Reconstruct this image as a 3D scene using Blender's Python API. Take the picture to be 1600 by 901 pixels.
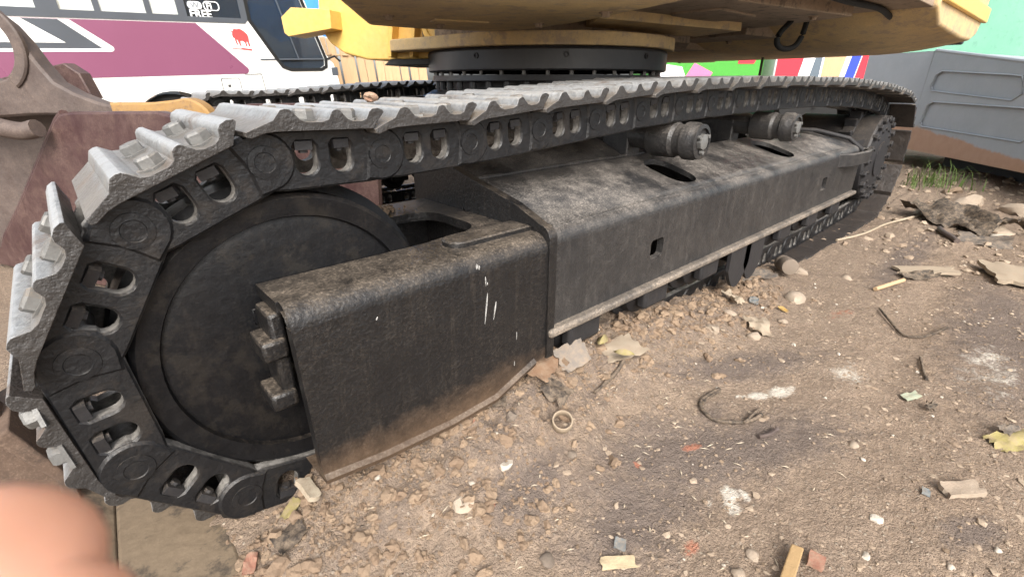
import bpy, bmesh, math, random
import numpy as np
from mathutils import Vector, Matrix
from mathutils.geometry import delaunay_2d_cdt

for o in list(bpy.data.objects): bpy.data.objects.remove(o)
R = math.radians
sc = bpy.context.scene
COL = sc.collection
random.seed(7); rng = np.random.default_rng(7)

# ------------------------------------------------------------------ camera, sky, sun, exposure
PITCH, HEAD = R(23.1), R(47.8)
cd = bpy.data.cameras.new('camera'); cam = bpy.data.objects.new('camera', cd); COL.objects.link(cam)
cam.location = (0, 0, .76)
cam.rotation_euler = (R(90) - PITCH, 0, HEAD - R(90))
cd.sensor_width = 36; cd.lens = 36 * 750 / 1600
cd.clip_start = .005; cd.clip_end = 600
cd.dof.use_dof = True; cd.dof.focus_distance = 1.2; cd.dof.aperture_fstop = 10
sc.camera = cam

SUN_EL, SUN_AZ = R(40), R(236)          # azimuth of the direction TO the sun, from +x counter-clockwise
w = bpy.data.worlds.new('World'); sc.world = w; w.use_nodes = True
nt = w.node_tree; nt.nodes.clear()
sky = nt.nodes.new('ShaderNodeTexSky'); sky.sky_type = 'NISHITA'; sky.sun_disc = False
sky.sun_elevation = SUN_EL; sky.sun_rotation = R(90) - SUN_AZ
sky.air_density = 1.0; sky.dust_density = 4.0; sky.ozone_density = .6
bg = nt.nodes.new('ShaderNodeBackground'); bg.inputs[1].default_value = .15
wo = nt.nodes.new('ShaderNodeOutputWorld')
hs = nt.nodes.new('ShaderNodeHueSaturation'); hs.inputs['Saturation'].default_value = .35
nt.links.new(sky.outputs[0], hs.inputs['Color']); nt.links.new(hs.outputs[0], bg.inputs[0]); nt.links.new(bg.outputs[0], wo.inputs[0])
sl = bpy.data.lights.new('sun', 'SUN'); sl.energy = 1.3; sl.angle = R(24); sl.color = (1, .95, .88)
so = bpy.data.objects.new('sun', sl); COL.objects.link(so)
sv = Vector((math.cos(SUN_EL) * math.cos(SUN_AZ), math.cos(SUN_EL) * math.sin(SUN_AZ), math.sin(SUN_EL)))
so.rotation_euler = sv.to_track_quat('Z', 'Y').to_euler()
sc.view_settings.view_transform = 'Standard'; sc.view_settings.look = 'None'
sc.view_settings.exposure = 1.25; sc.view_settings.gamma = 1; sc.view_settings.use_curve_mapping = False
try:
    sc.cycles.max_bounces = 6; sc.cycles.diffuse_bounces = 4; sc.cycles.glossy_bounces = 2; sc.cycles.transparent_max_bounces = 6
except Exception: pass

# ------------------------------------------------------------------ materials
def new_mat(name):
    m = bpy.data.materials.new(name); m.use_nodes = True
    b = m.node_tree.nodes['Principled BSDF']; return m, m.node_tree, b
def nd(t, kind, **kw):
    n = t.nodes.new(kind)
    for k, v in kw.items(): setattr(n, k, v)
    return n
def noise(t, scale, detail=4, rough=.55, vec=None, dist=0):
    n = nd(t, 'ShaderNodeTexNoise'); n.inputs['Scale'].default_value = scale
    n.inputs['Detail'].default_value = detail; n.inputs['Roughness'].default_value = rough; n.inputs['Distortion'].default_value = dist
    if vec is not None: t.links.new(vec, n.inputs['Vector'])
    return n.outputs['Fac']
def ramp(t, fac, stops):
    r = nd(t, 'ShaderNodeValToRGB'); e = r.color_ramp.elements
    while len(e) > 1: e.remove(e[-1])
    e[0].position = stops[0][0]; e[0].color = (*stops[0][1], 1)
    for p, c in stops[1:]:
        x = e.new(p); x.color = (*c, 1)
    t.links.new(fac, r.inputs[0]); return r.outputs[0]
def g3(v): return (v, v, v)
def mix(t, fac, a, b):
    m = nd(t, 'ShaderNodeMix', data_type='RGBA')
    for i, v in ((0, fac), (6, a), (7, b)):
        if hasattr(v, 'type') and not isinstance(v, (tuple, float)): t.links.new(v, m.inputs[i])
        elif isinstance(v, tuple): m.inputs[i].default_value = (*v, 1)
        else: m.inputs[i].default_value = v
    return m.outputs[2]
def math_(t, op, a, b=None):
    m = nd(t, 'ShaderNodeMath', operation=op)
    for i, v in ((0, a), (1, b)):
        if v is None: continue
        if isinstance(v, (int, float)): m.inputs[i].default_value = v
        else: t.links.new(v, m.inputs[i])
    return m.outputs[0]
def bump(t, b, h, strength, dist=.01):
    n = nd(t, 'ShaderNodeBump'); n.inputs['Strength'].default_value = strength; n.inputs['Distance'].default_value = dist
    t.links.new(h, n.inputs['Height']); t.links.new(n.outputs[0], b.inputs['Normal'])
def coords(t, kind='Object'):
    return nd(t, 'ShaderNodeTexCoord').outputs[kind]
def wpos(t): return nd(t, 'ShaderNodeNewGeometry').outputs['Position']
def upfac(t):
    s = nd(t, 'ShaderNodeSeparateXYZ'); t.links.new(nd(t, 'ShaderNodeNewGeometry').outputs['True Normal'], s.inputs[0]); return s.outputs[2]
MATS = {}
def paint(name, col, rough=.5, dust=(.24, .19, .14), dust_amt=.5, up=True, spec=.4, metal=0, bumpy=.25, bscale=90, wear=None, wear_amt=.5, streak=True, side=.06, band=None):
    """painted / bare metal with dust that settles on level faces, speckle, streaks and a cast or sprayed skin"""
    m, t, b = new_mat(name); P = wpos(t)
    n1 = noise(t, 6, 5, .68, P); n2 = noise(t, 230, 3, .75, P); n3 = noise(t, 38, 4, .7, P)
    spk = ramp(t, n2, [(.50, g3(0)), (.64, g3(1))]); mid = ramp(t, n3, [(.38, g3(0)), (.66, g3(1))])
    big = ramp(t, n1, [(.36, g3(0)), (.62, g3(1))])
    f = math_(t, 'MULTIPLY', spk, math_(t, 'ADD', math_(t, 'MULTIPLY', big, .8), .2))
    film = math_(t, 'MULTIPLY', math_(t, 'MULTIPLY', big, math_(t, 'ADD', math_(t, 'MULTIPLY', mid, .6), .4)), .6)
    if up:
        u = ramp(t, upfac(t), [(.25, g3(.16)), (.9, g3(1))]); f = math_(t, 'MULTIPLY', f, u)
        film = math_(t, 'MULTIPLY', film, ramp(t, upfac(t), [(.2, g3(side)), (.9, g3(1))]))
    f = math_(t, 'MULTIPLY', math_(t, 'ADD', math_(t, 'MULTIPLY', f, .7), film), dust_amt)
    c0 = mix(t, n3, tuple(x * .7 for x in col), tuple(x * 1.3 for x in col))
    if streak:
        mp = nd(t, 'ShaderNodeMapping'); mp.inputs['Scale'].default_value = (55, 55, 3.2); t.links.new(P, mp.inputs['Vector'])
        st = ramp(t, noise(t, 1, 5, .75, mp.outputs[0]), [(.53, g3(0)), (.75, g3(1))])
        c0 = mix(t, math_(t, 'MULTIPLY', math_(t, 'MULTIPLY', st, math_(t, 'ADD', mid, .25)), .16 * dust_amt), c0, dust)
    if wear:
        wf = ramp(t, noise(t, 17, 5, .72, P), [(.52, g3(0)), (.62, g3(1))])
        c0 = mix(t, math_(t, 'MULTIPLY', wf, wear_amt), c0, wear)
    if band:                                             # bare scraped steel along the lower edge
        sz = nd(t, 'ShaderNodeSeparateXYZ'); t.links.new(P, sz.inputs[0])
        lv = math_(t, 'ADD', sz.outputs[2], math_(t, 'ADD', math_(t, 'MULTIPLY', math_(t, 'SUBTRACT', n1, .5), -.10), math_(t, 'MULTIPLY', math_(t, 'SUBTRACT', n3, .5), -.05)))
        c0 = mix(t, math_(t, 'MULTIPLY', ramp(t, lv, [(band[0], g3(1)), (band[1], g3(0))]), .85), c0, mix(t, n3, (.06, .037, .022), (.13, .085, .055)))
    t.links.new(mix(t, f, c0, dust), b.inputs['Base Color'])
    rr = math_(t, 'ADD', math_(t, 'MULTIPLY', n3, .25), rough - .12)
    rr = math_(t, 'ADD', rr, math_(t, 'MULTIPLY', f, .4)); t.links.new(rr, b.inputs['Roughness'])
    b.inputs['Metallic'].default_value = metal; b.inputs['Specular IOR Level'].default_value = spec
    h = math_(t, 'ADD', math_(t, 'MULTIPLY', noise(t, bscale, 4, .6, P), .6), math_(t, 'MULTIPLY', n1, .8))
    bump(t, b, h, bumpy, .006); MATS[name] = m; return m
def shoe_material():
    m, t, b = new_mat('shoe_steel'); P = wpos(t)
    nrm = coords(t, 'Normal'); s = nd(t, 'ShaderNodeSeparateXYZ'); t.links.new(nrm, s.inputs[0])
    n1 = noise(t, 11, 5, .65, P); n2 = noise(t, 120, 3, .7, P); n3 = noise(t, 38, 4, .7, P)
    oi = nd(t, 'ShaderNodeObjectInfo'); c = mix(t, n3, (.20, .21, .215), (.38, .39, .395)); c = mix(t, math_(t, 'MULTIPLY', oi.outputs['Random'], .45), c, (.17, .165, .155))
    c = mix(t, ramp(t, n2, [(.48, g3(0)), (.74, g3(.5))]), c, (.16, .15, .14))
    c = mix(t, ramp(t, n1, [(.52, g3(0)), (.78, g3(.7))]), c, (.40, .36, .31))
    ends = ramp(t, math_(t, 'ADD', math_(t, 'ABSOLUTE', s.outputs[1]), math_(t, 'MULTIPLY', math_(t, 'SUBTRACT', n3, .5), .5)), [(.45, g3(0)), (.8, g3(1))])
    so_ = nd(t, 'ShaderNodeSeparateXYZ'); t.links.new(coords(t), so_.inputs[0]); lvl = math_(t, 'ADD', so_.outputs[2], math_(t, 'MULTIPLY', math_(t, 'SUBTRACT', n3, .5), .012))
    c = mix(t, ramp(t, math_(t, 'MULTIPLY', lvl, 10), [(.53, g3(.75)), (.62, g3(0))]), c, mix(t, n1, (.10, .085, .072), (.24, .205, .17)))      # grime lying between the grousers
    c = mix(t, ramp(t, math_(t, 'MULTIPLY', lvl, 10), [(.66, g3(0)), (.71, g3(.7))]), c, (.46, .47, .475))                                      # rubbed bright crests
    rs = ramp(t, noise(t, 7, 5, .7, P), [(.56, g3(0)), (.68, g3(.6))]); c = mix(t, rs, c, (.16, .10, .062))          # rust bloom
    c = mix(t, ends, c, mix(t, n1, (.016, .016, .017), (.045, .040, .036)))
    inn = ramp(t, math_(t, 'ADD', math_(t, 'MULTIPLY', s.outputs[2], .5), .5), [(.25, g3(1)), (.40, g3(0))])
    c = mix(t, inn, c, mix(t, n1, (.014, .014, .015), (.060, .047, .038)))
    t.links.new(c, b.inputs['Base Color'])
    mt = math_(t, 'MULTIPLY', math_(t, 'SUBTRACT', 1.0, ends), math_(t, 'SUBTRACT', 1.0, inn)); t.links.new(math_(t, 'MULTIPLY', mt, .45), b.inputs['Metallic'])
    t.links.new(math_(t, 'ADD', math_(t, 'MULTIPLY', n3, .25), .33), b.inputs['Roughness'])
    bump(t, b, math_(t, 'ADD', math_(t, 'MULTIPLY', n2, .5), math_(t, 'ADD', n3, math_(t, 'MULTIPLY', n1, 2.2))), .65, .006); MATS['shoe_steel'] = m
def plain(name, col, rough=.6, spec=.4, metal=0, var=.15, scale=25, bumpy=.1, obj=False):
    m, t, b = new_mat(name); P = coords(t) if obj else wpos(t)
    n1 = noise(t, scale, 5, .65, P)
    t.links.new(mix(t, n1, tuple(x * (1 - var) for x in col), tuple(min(1, x * (1 + var)) for x in col)), b.inputs['Base Color'])
    t.links.new(math_(t, 'ADD', math_(t, 'MULTIPLY', n1, .2), rough - .1), b.inputs['Roughness'])
    b.inputs['Metallic'].default_value = metal; b.inputs['Specular IOR Level'].default_value = spec
    if bumpy: bump(t, b, noise(t, scale * 5, 4, .6, P), bumpy, .004)
    MATS[name] = m; return m

paint('black_frame', (.0070, .0071, .0078), .36, dust_amt=.62, bumpy=.6, bscale=130, spec=.5, dust=(.25, .20, .15), side=.03)
paint('dusty_frame', (.019, .0188, .0195), .38, dust_amt=.92, bumpy=.6, bscale=130, spec=.45, dust=(.255, .225, .195), side=.13)
paint('guard_black', (.0070, .0071, .0078), .36, dust_amt=.62, bumpy=.6, bscale=130, spec=.5, dust=(.25, .20, .15), side=.03, band=(.150, .215))
paint('flange_worn', (.06, .055, .05), .5, dust_amt=.9, bumpy=.5, spec=.4, dust=(.33, .27, .21), up=False)
def link_material():
    m = paint('link_black', (.0068, .0074, .0088), .40, dust_amt=.20, bumpy=.5, bscale=110, spec=.38, wear=(.030, .025, .021), wear_amt=.45); t = m.node_tree; b = t.nodes['Principled BSDF']
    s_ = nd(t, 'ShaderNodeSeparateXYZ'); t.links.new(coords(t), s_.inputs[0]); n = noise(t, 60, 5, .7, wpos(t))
    f = math_(t, 'MULTIPLY', ramp(t, math_(t, 'ABSOLUTE', s_.outputs[1]), [(.0885, g3(1)), (.0895, g3(0))]), ramp(t, n, [(.35, g3(.35)), (.6, g3(1))]))   # rubbed bright inside; light showing in the bolt pockets is painted in
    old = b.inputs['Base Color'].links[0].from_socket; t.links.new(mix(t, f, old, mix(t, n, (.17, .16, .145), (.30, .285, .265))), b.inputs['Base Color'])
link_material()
paint('idler_black', (.0040, .0043, .0053), .40, dust_amt=.18, bumpy=.35, bscale=60, spec=.24, wear=(.016, .014, .012), wear_amt=.6)
shoe_material()
paint('bolt_steel', (.17, .17, .165), .5, dust=(.3, .24, .18), dust_amt=.6, metal=.4, bumpy=.4)
paint('ring_black', (.022, .024, .028), .4, dust_amt=.35, bumpy=.15, spec=.5)
paint('yellow', (.76, .48, .115), .42, dust=(.50, .38, .22), dust_amt=.45, up=False, bumpy=.12, bscale=40, spec=.45)
paint('yellow_dirty', (.60, .43, .20), .6, dust=(.36, .28, .20), dust_amt=.95, up=False, bumpy=.35, bscale=30, wear=(.33, .25, .18), wear_amt=.75, streak=False)
paint('pan_dirty', (.27, .20, .14), .8, dust=(.40, .32, .24), dust_amt=.8, up=False, bumpy=.7, bscale=22, wear=(.07, .055, .045), wear_amt=.8, streak=False)
paint('dark_steel', (.018, .018, .02), .55, dust_amt=.4, bumpy=.3)
paint('brown_steel', (.078, .060, .054), .5, dust=(.18, .135, .11), dust_amt=.55, up=False, bumpy=.5, bscale=35, wear=(.052, .036, .032), wear_amt=.6)
paint('maroon_steel', (.050, .024, .025), .42, dust=(.22, .15, .12), dust_amt=.45, up=False, bumpy=.35, bscale=30, wear=(.085, .05, .042), wear_amt=.5)
paint('ochre_steel', (.33, .19, .06), .5, dust=(.22, .15, .10), dust_amt=.7, up=False, bumpy=.4, wear=(.11, .065, .04), wear_amt=.6)
paint('mud_plate', (.16, .12, .08), .8, dust=(.30, .225, .15), dust_amt=.22, up=False, bumpy=.8, bscale=25, wear=(.035, .03, .026), wear_amt=.8, streak=False)
paint('rust_brown', (.075, .048, .034), .8, dust=(.17, .12, .09), dust_amt=.8, up=False, bumpy=.7, bscale=30, wear=(.035, .026, .021), wear_amt=.7)
plain('bus_white', (.80, .81, .79), .28, .5, var=.05, scale=2, bumpy=0)
plain('bus_purple', (.215, .075, .135), .3, .5, var=.06, scale=2, bumpy=0)
plain('bus_grey', (.075, .085, .10), .35, .5, var=.15, scale=3, bumpy=0)
plain('rubber', (.012, .012, .012), .7, .3, var=.3)
plain('seam', (.06, .06, .06), .7)
plain('curtain', (.75, .77, .72), .9, .1, var=.12, scale=8, bumpy=0)
plain('emblem_red', (.72, .07, .07), .5, .3, var=.3, scale=60, bumpy=0)
plain('decal_white', (.82, .84, .84), .5, .3, var=.05, bumpy=0)
paint('drip_white', (.46, .45, .43), .6, dust=(.05, .045, .04), dust_amt=.9, up=False, bumpy=.4, streak=False)
plain('decal_grey', (.25, .27, .29), .5, .3, var=.05, bumpy=0)
def wood(name, a, bcol):
    m, t, b = new_mat(name); P = coords(t)
    oi = nd(t, 'ShaderNodeObjectInfo')
    mp = nd(t, 'ShaderNodeMapping'); mp.inputs['Scale'].default_value = (30, 30, 3); t.links.new(P, mp.inputs['Vector'])
    n1 = noise(t, 1.4, 6, .65, mp.outputs[0], 1.2)
    c = mix(t, n1, a, bcol); c = mix(t, math_(t, 'MULTIPLY', oi.outputs['Random'], .55), c, tuple(x * .62 for x in a))
    t.links.new(c, b.inputs['Base Color']); b.inputs['Roughness'].default_value = .8
    bump(t, b, n1, .3, .01); MATS[name] = m
wood('wood', (.62, .44, .26), (.40, .25, .13))
wood('wood_fresh', (.46, .31, .15), (.32, .20, .09))
def glass(name, tint, alpha):
    m, t, b = new_mat(name); b.inputs['Base Color'].default_value = (*tint, 1); b.inputs['Roughness'].default_value = .04
    b.inputs['Alpha'].default_value = alpha; b.inputs['Specular IOR Level'].default_value = .7; MATS[name] = m
glass('glass_dark', (.02, .03, .045), .82); glass('glass_clear', (.05, .07, .08), .18)
glass('glass_sky_white', (.72, .77, .76), .92); MATS['glass_sky_white'].node_tree.nodes['Principled BSDF'].inputs['Metallic'].default_value = .2; MATS['glass_sky_white'].node_tree.nodes['Principled BSDF'].inputs['Roughness'].default_value = .12  # pale tint paints the bright sky's reflection into the bus panes
def skin():
    m, t, b = new_mat('skin'); P = coords(t)
    n = noise(t, 90, 4, .6, P); t.links.new(mix(t, n, (.50, .245, .165), (.60, .32, .225)), b.inputs['Base Color'])
    b.inputs['Roughness'].default_value = .5; b.inputs['Subsurface Weight'].default_value = .25
    b.inputs['Subsurface Radius'].default_value = (.006, .003, .0015); MATS['skin'] = m
skin()
plain('nail', (.75, .48, .40), .3, .5, var=.05)
def rust_grey():
    m, t, b = new_mat('grey_machine'); P = wpos(t); s = nd(t, 'ShaderNodeSeparateXYZ'); t.links.new(P, s.inputs[0])
    n1 = noise(t, 3, 7, .65, P); n2 = noise(t, 14, 6, .7, P)
    c = mix(t, n1, (.27, .30, .325), (.42, .455, .485))
    c = mix(t, ramp(t, n2, [(.55, g3(0)), (.75, g3(.55))]), c, (.40, .42, .43))
    lev = math_(t, 'ADD', math_(t, 'MULTIPLY', s.outputs[0], -.134), s.outputs[2])      # worn bare band along the skirt, deeper at one end
    lev = math_(t, 'ADD', lev, math_(t, 'MULTIPLY', math_(t, 'SUBTRACT', n1, .5), .10))
    lev = math_(t, 'ADD', lev, math_(t, 'MULTIPLY', math_(t, 'SUBTRACT', n2, .5), .04))
    c = mix(t, ramp(t, math_(t, 'ADD', lev, .76), [(.270, g3(1)), (.290, g3(0))]), c, mix(t, n2, (.36, .20, .125), (.48, .31, .21)))
    t.links.new(c, b.inputs['Base Color']); b.inputs['Roughness'].default_value = .5
    bump(t, b, n2, .25, .01); MATS['grey_machine'] = m
rust_grey()
def teal():
    m, t, b = new_mat('teal_plaster'); P = wpos(t)
    n1 = noise(t, 1.3, 7, .62, P); n2 = noise(t, 9, 6, .7, P)
    c = mix(t, n1, (.10, .285, .20), (.18, .385, .285)); c = mix(t, ramp(t, n2, [(.55, g3(0)), (.78, g3(.6))]), c, (.07, .17, .14))
    t.links.new(c, b.inputs['Base Color']); b.inputs['Roughness'].default_value = .8; bump(t, b, n2, .3, .02); MATS['teal_plaster'] = m
teal()
def dusty(name, col):
    m, t, b = new_mat(name); P = wpos(t); n1 = noise(t, 55, 5, .7, P); n2 = noise(t, 240, 3, .7, P)
    c = mix(t, n1, tuple(x * .7 for x in col), tuple(min(1, x * 1.1) for x in col))
    f = math_(t, 'ADD', ramp(t, n1, [(.40, g3(.12)), (.70, g3(.75))]), math_(t, 'MULTIPLY', ramp(t, n2, [(.5, g3(0)), (.7, g3(1))]), .2))
    t.links.new(mix(t, f, c, (.27, .205, .145)), b.inputs['Base Color']); b.inputs['Roughness'].default_value = .8; b.inputs['Specular IOR Level'].default_value = .25
    bump(t, b, n2, .3, .004); MATS[name] = m
for nm, c in dict(p_red=(.62, .03, .05), p_green=(.06, .30, .04), p_white=(.8, .8, .8), p_blue=(.03, .06, .45), p_grey=(.10, .13, .16), p_pink=(.6, .16, .3),
                  cloth_black=(.018, .02, .022), plastic_black=(.014, .014, .016), plastic_grey=(.19, .172, .155), paper=(.36, .30, .225), leaf_yellow=(.30, .26, .09),
                  leaf_green=(.10, .17, .04), pale_green=(.33, .40, .30), rope=(.45, .38, .28), orange_bit=(.62, .20, .11), blue_bit=(.10, .15, .18), terracotta=(.30, .13, .09),
                  card_brown=(.23, .13, .075), pipe=(.36, .29, .21), straw=(.55, .45, .28), grass=(.085, .13, .03), tarp=(.03, .20, .55), husk=(.52, .45, .34), ochre=(.5, .3, .05), grey_cloth=(.07, .07, .07)).items():
    dusty(nm, c) if nm[:2] != 'p_' and nm not in ('tarp', 'grass') else plain(nm, c, .65, .35, var=.25, scale=40, bumpy=.2)
def stone(name, a, b2, dark=None):
    m, t, b = new_mat(name); P = wpos(t); geo = nd(t, 'ShaderNodeNewGeometry'); oi = nd(t, 'ShaderNodeObjectInfo')
    r = math_(t, 'FRACT', math_(t, 'ADD', geo.outputs['Random Per Island'], oi.outputs['Random']))
    c = mix(t, r, a, b2)
    n = noise(t, 60, 5, .7, P); c = mix(t, math_(t, 'MULTIPLY', n, .7), c, (.20, .145, .10))
    t.links.new(c, b.inputs['Base Color']); b.inputs['Roughness'].default_value = .92; b.inputs['Specular IOR Level'].default_value = .2
    bump(t, b, noise(t, 160, 4, .7, P), .5, .004); MATS[name] = m
stone('stone_pale', (.50, .42, .33), (.34, .28, .22)); stone('gravel_mix', (.20, .145, .10), (.40, .315, .23)); stone('clod', (.19, .13, .088), (.30, .22, .15)); stone('chip_mix', (.24, .18, .13), (.46, .375, .285))
stone('brick_dust', (.42, .22, .15), (.38, .28, .21)); stone('stone_dark', (.10, .09, .085), (.18, .155, .13)); stone('white_bits', (.66, .62, .54), (.50, .45, .38))
def ground_mat():
    m, t, b = new_mat('dirt'); P = wpos(t)
    at = nd(t, 'ShaderNodeVertexColor', layer_name='stain'); s = nd(t, 'ShaderNodeSeparateColor'); t.links.new(at.outputs[0], s.inputs[0])
    n1 = noise(t, 2.2, 5, .62, P); n2 = noise(t, 16, 5, .7, P); n3 = noise(t, 85, 4, .75, P); n4 = noise(t, 300, 2, .7, P)
    v = nd(t, 'ShaderNodeTexVoronoi'); v.inputs['Scale'].default_value = 130; v.inputs['Randomness'].default_value = 1; t.links.new(P, v.inputs['Vector'])
    c = mix(t, n1, (.265, .192, .135), (.415, .325, .243))
    c = mix(t, ramp(t, n2, [(.35, g3(0)), (.7, g3(.7))]), c, (.235, .178, .135))
    c = mix(t, ramp(t, n3, [(.40, g3(0)), (.60, g3(.65))]), c, (.155, .115, .088))
    c = mix(t, ramp(t, n3, [(.58, g3(0)), (.72, g3(.7))]), c, (.50, .41, .31))
    sv_ = nd(t, 'ShaderNodeSeparateColor'); t.links.new(v.outputs['Color'], sv_.inputs[0])
    chip = math_(t, 'MULTIPLY', ramp(t, sv_.outputs[0], [(.84, g3(0)), (.86, g3(1))]), ramp(t, v.outputs['Distance'], [(.30, g3(1)), (.42, g3(0))]))
    c = mix(t, math_(t, 'MULTIPLY', chip, .6), c, mix(t, sv_.outputs[1], (.58, .50, .40), (.20, .16, .13)))
    def stained(c, fac, col, lo, hi, amt):
        q = math_(t, 'ADD', fac, math_(t, 'MULTIPLY', math_(t, 'SUBTRACT', n2, .5), 1.5))
        q = math_(t, 'ADD', q, math_(t, 'MULTIPLY', math_(t, 'SUBTRACT', n3, .5), .9))
        q = math_(t, 'MULTIPLY', q, ramp(t, fac, [(.02, g3(0)), (.25, g3(1))]))
        return mix(t, math_(t, 'MULTIPLY', ramp(t, q, [(lo, g3(0)), (hi, g3(1))]), amt), c, col)
    c = stained(c, s.outputs[0], (.150, .121, .105), .15, .85, .80)
    c = stained(c, s.outputs[1], (.62, .57, .49), .40, .75, .8)
    c = stained(c, s.outputs[2], (.46, .18, .11), .45, .8, .7)
    t.links.new(c, b.inputs['Base Color']); b.inputs['Roughness'].default_value = .95; b.inputs['Specular IOR Level'].default_value = .15
    h = math_(t, 'ADD', math_(t, 'MULTIPLY', n3, .9), math_(t, 'ADD', math_(t, 'MULTIPLY', n4, .35), math_(t, 'MULTIPLY', n2, .7)))
    h = math_(t, 'ADD', h, math_(t, 'MULTIPLY', chip, .25))
    bump(t, b, h, .9, .014); MATS['dirt'] = m
ground_mat()

# ------------------------------------------------------------------ mesh helpers
class MB:
    def __init__(s): s.v = []; s.f = []; s.mi = []; s.cur = 0
    def add(s, vs, fs):
        o = len(s.v); s.v += [tuple(map(float, p)) for p in vs]; s.f += [tuple(i + o for i in f) for f in fs]; s.mi += [s.cur] * len(fs); return s
    def box(s, a, b, M=None):
        (x0, y0, z0), (x1, y1, z1) = a, b
        vs = [(x0, y0, z0), (x1, y0, z0), (x1, y1, z0), (x0, y1, z0), (x0, y0, z1), (x1, y0, z1), (x1, y1, z1), (x0, y1, z1)]
        if M is not None: vs = [M @ Vector(p) for p in vs]
        return s.add(vs, [(0, 3, 2, 1), (4, 5, 6, 7), (0, 1, 5, 4), (1, 2, 6, 5), (2, 3, 7, 6), (3, 0, 4, 7)])
    def lathe(s, prof, n=48, M=None, cap=True):
        """profile of (radius, height) turned round local z"""
        vs = []; fs = []; k = len(prof)
        for i in range(n):
            a = 2 * math.pi * i / n
            for r, h in prof: vs.append((r * math.cos(a), r * math.sin(a), h))
        for i in range(n):
            j = (i + 1) % n
            for q in range(k - 1): fs.append((i * k + q, j * k + q, j * k + q + 1, i * k + q + 1))
        if cap:
            if prof[0][0] > 1e-5: fs.append(tuple(i * k for i in reversed(range(n))))
            if prof[-1][0] > 1e-5: fs.append(tuple(i * k + k - 1 for i in range(n)))
        if M is not None: vs = [M @ Vector(p) for p in vs]
        return s.add(vs, fs)
    def cyl(s, p, q, r, n=16, r2=None):
        p, q = Vector(p), Vector(q); L = (q - p).length
        M = Matrix.Translation(p) @ (q - p).to_track_quat('Z', 'Y').to_matrix().to_4x4()
        return s.lathe([(r, 0), (r if r2 is None else r2, L)], n, M)
    def tube(s, pts, r, n=8):
        pts = [Vector(p) for p in pts]; vs = []; fs = []
        up = Vector((0, 0, 1))
        for i, p in enumerate(pts):
            d = (pts[min(i + 1, len(pts) - 1)] - pts[max(i - 1, 0)]).normalized()
            a = d.cross(up if abs(d.z) < .95 else Vector((1, 0, 0))).normalized(); b = d.cross(a)
            rr = r[i] if isinstance(r, (list, tuple)) else r
            for k in range(n):
                t = 2 * math.pi * k / n; vs.append(p + (a * math.cos(t) + b * math.sin(t)) * rr)
        for i in range(len(pts) - 1):
            for k in range(n): fs.append((i * n + k, i * n + (k + 1) % n, (i + 1) * n + (k + 1) % n, (i + 1) * n + k))
        fs.append(tuple(range(n - 1, -1, -1))); fs.append(tuple((len(pts) - 1) * n + k for k in range(n)))
        return s.add(vs, fs)
    def prism(s, outer, holes, d0, d1, fn, ch=0.0):
        """flat shape (with holes) given thickness d0..d1 along the third axis; fn(a,b,d) -> 3D; chamfer ch on the d1 side"""
        outer = ccw(outer); holes = [ccw(h)[::-1] for h in holes]
        loops = [outer] + holes
        def tri(loops2):
            pts = []; ed = []
            for L in loops2:
                o = len(pts); pts += [Vector(p) for p in L]; ed += [(o + i, o + (i + 1) % len(L)) for i in range(len(L))]
            r = delaunay_2d_cdt(pts, ed, [], 0, 1e-9)
            V, F = r[0], r[2]; out = []
            for f in F:
                c = sum((V[i] for i in f), Vector((0, 0))) / 3
                if inside(c, loops2[0]) and not any(inside(c, h) for h in loops2[1:]): out.append(f)
            return V, out
        back = loops; front = [offset(L, ch) for L in loops] if ch else loops
        for L2, d, flip in ((back, d0, True), (front, d1, False)):
            V, F = tri(L2)
            fs = [tuple(reversed(f)) if flip else tuple(f) for f in F]
            s.add([fn(p[0], p[1], d) for p in V], fs)
        dm = d1 - (ch if d1 > d0 else -ch)
        for Lb, Lf in zip(back, front):
            n = len(Lb); vs = [fn(*p, d0) for p in Lb] + [fn(*p, dm) for p in Lb]; fs = [(i, (i + 1) % n, n + (i + 1) % n, n + i) for i in range(n)]
            if ch:
                vs += [fn(*p, d1) for p in Lf]; fs += [(n + i, n + (i + 1) % n, 2 * n + (i + 1) % n, 2 * n + i) for i in range(n)]
            s.add(vs, fs)
        return s
    def build(s, name, mat, parent=None, smooth=35, bevel=0, seg=2, world=True):
        me = bpy.data.meshes.new(name); me.from_pydata(s.v, [], s.f); me.validate(); me.update()
        bm = bmesh.new(); bm.from_mesh(me); bmesh.ops.remove_doubles(bm, verts=bm.verts, dist=1e-6)
        bmesh.ops.recalc_face_normals(bm, faces=bm.faces); bm.to_mesh(me); bm.free()
        mats = mat if isinstance(mat, (list, tuple)) else [mat]
        for m in mats: me.materials.append(MATS[m])
        if len(mats) > 1 and len(me.polygons) == len(s.mi):
            for p, i in zip(me.polygons, s.mi): p.material_index = i
        if smooth:
            me.polygons.foreach_set('use_smooth', [True] * len(me.polygons)); me.set_sharp_from_angle(angle=R(smooth))
        return link(name, me, parent, bevel, seg, world)
def link(name, me, parent=None, bevel=0, seg=2, world=True):
    o = bpy.data.objects.new(name, me); COL.objects.link(o)
    if bevel:
        b = o.modifiers.new('bevel', 'BEVEL'); b.width = bevel; b.segments = seg; b.limit_method = 'ANGLE'; b.angle_limit = R(40); b.harden_normals = False
    if parent is not None:
        o.parent = parent
        if world: o.matrix_parent_inverse = WORLD[parent.name].inverted()
    WORLD[o.name] = Matrix.Identity(4); return o
WORLD = {}
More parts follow.
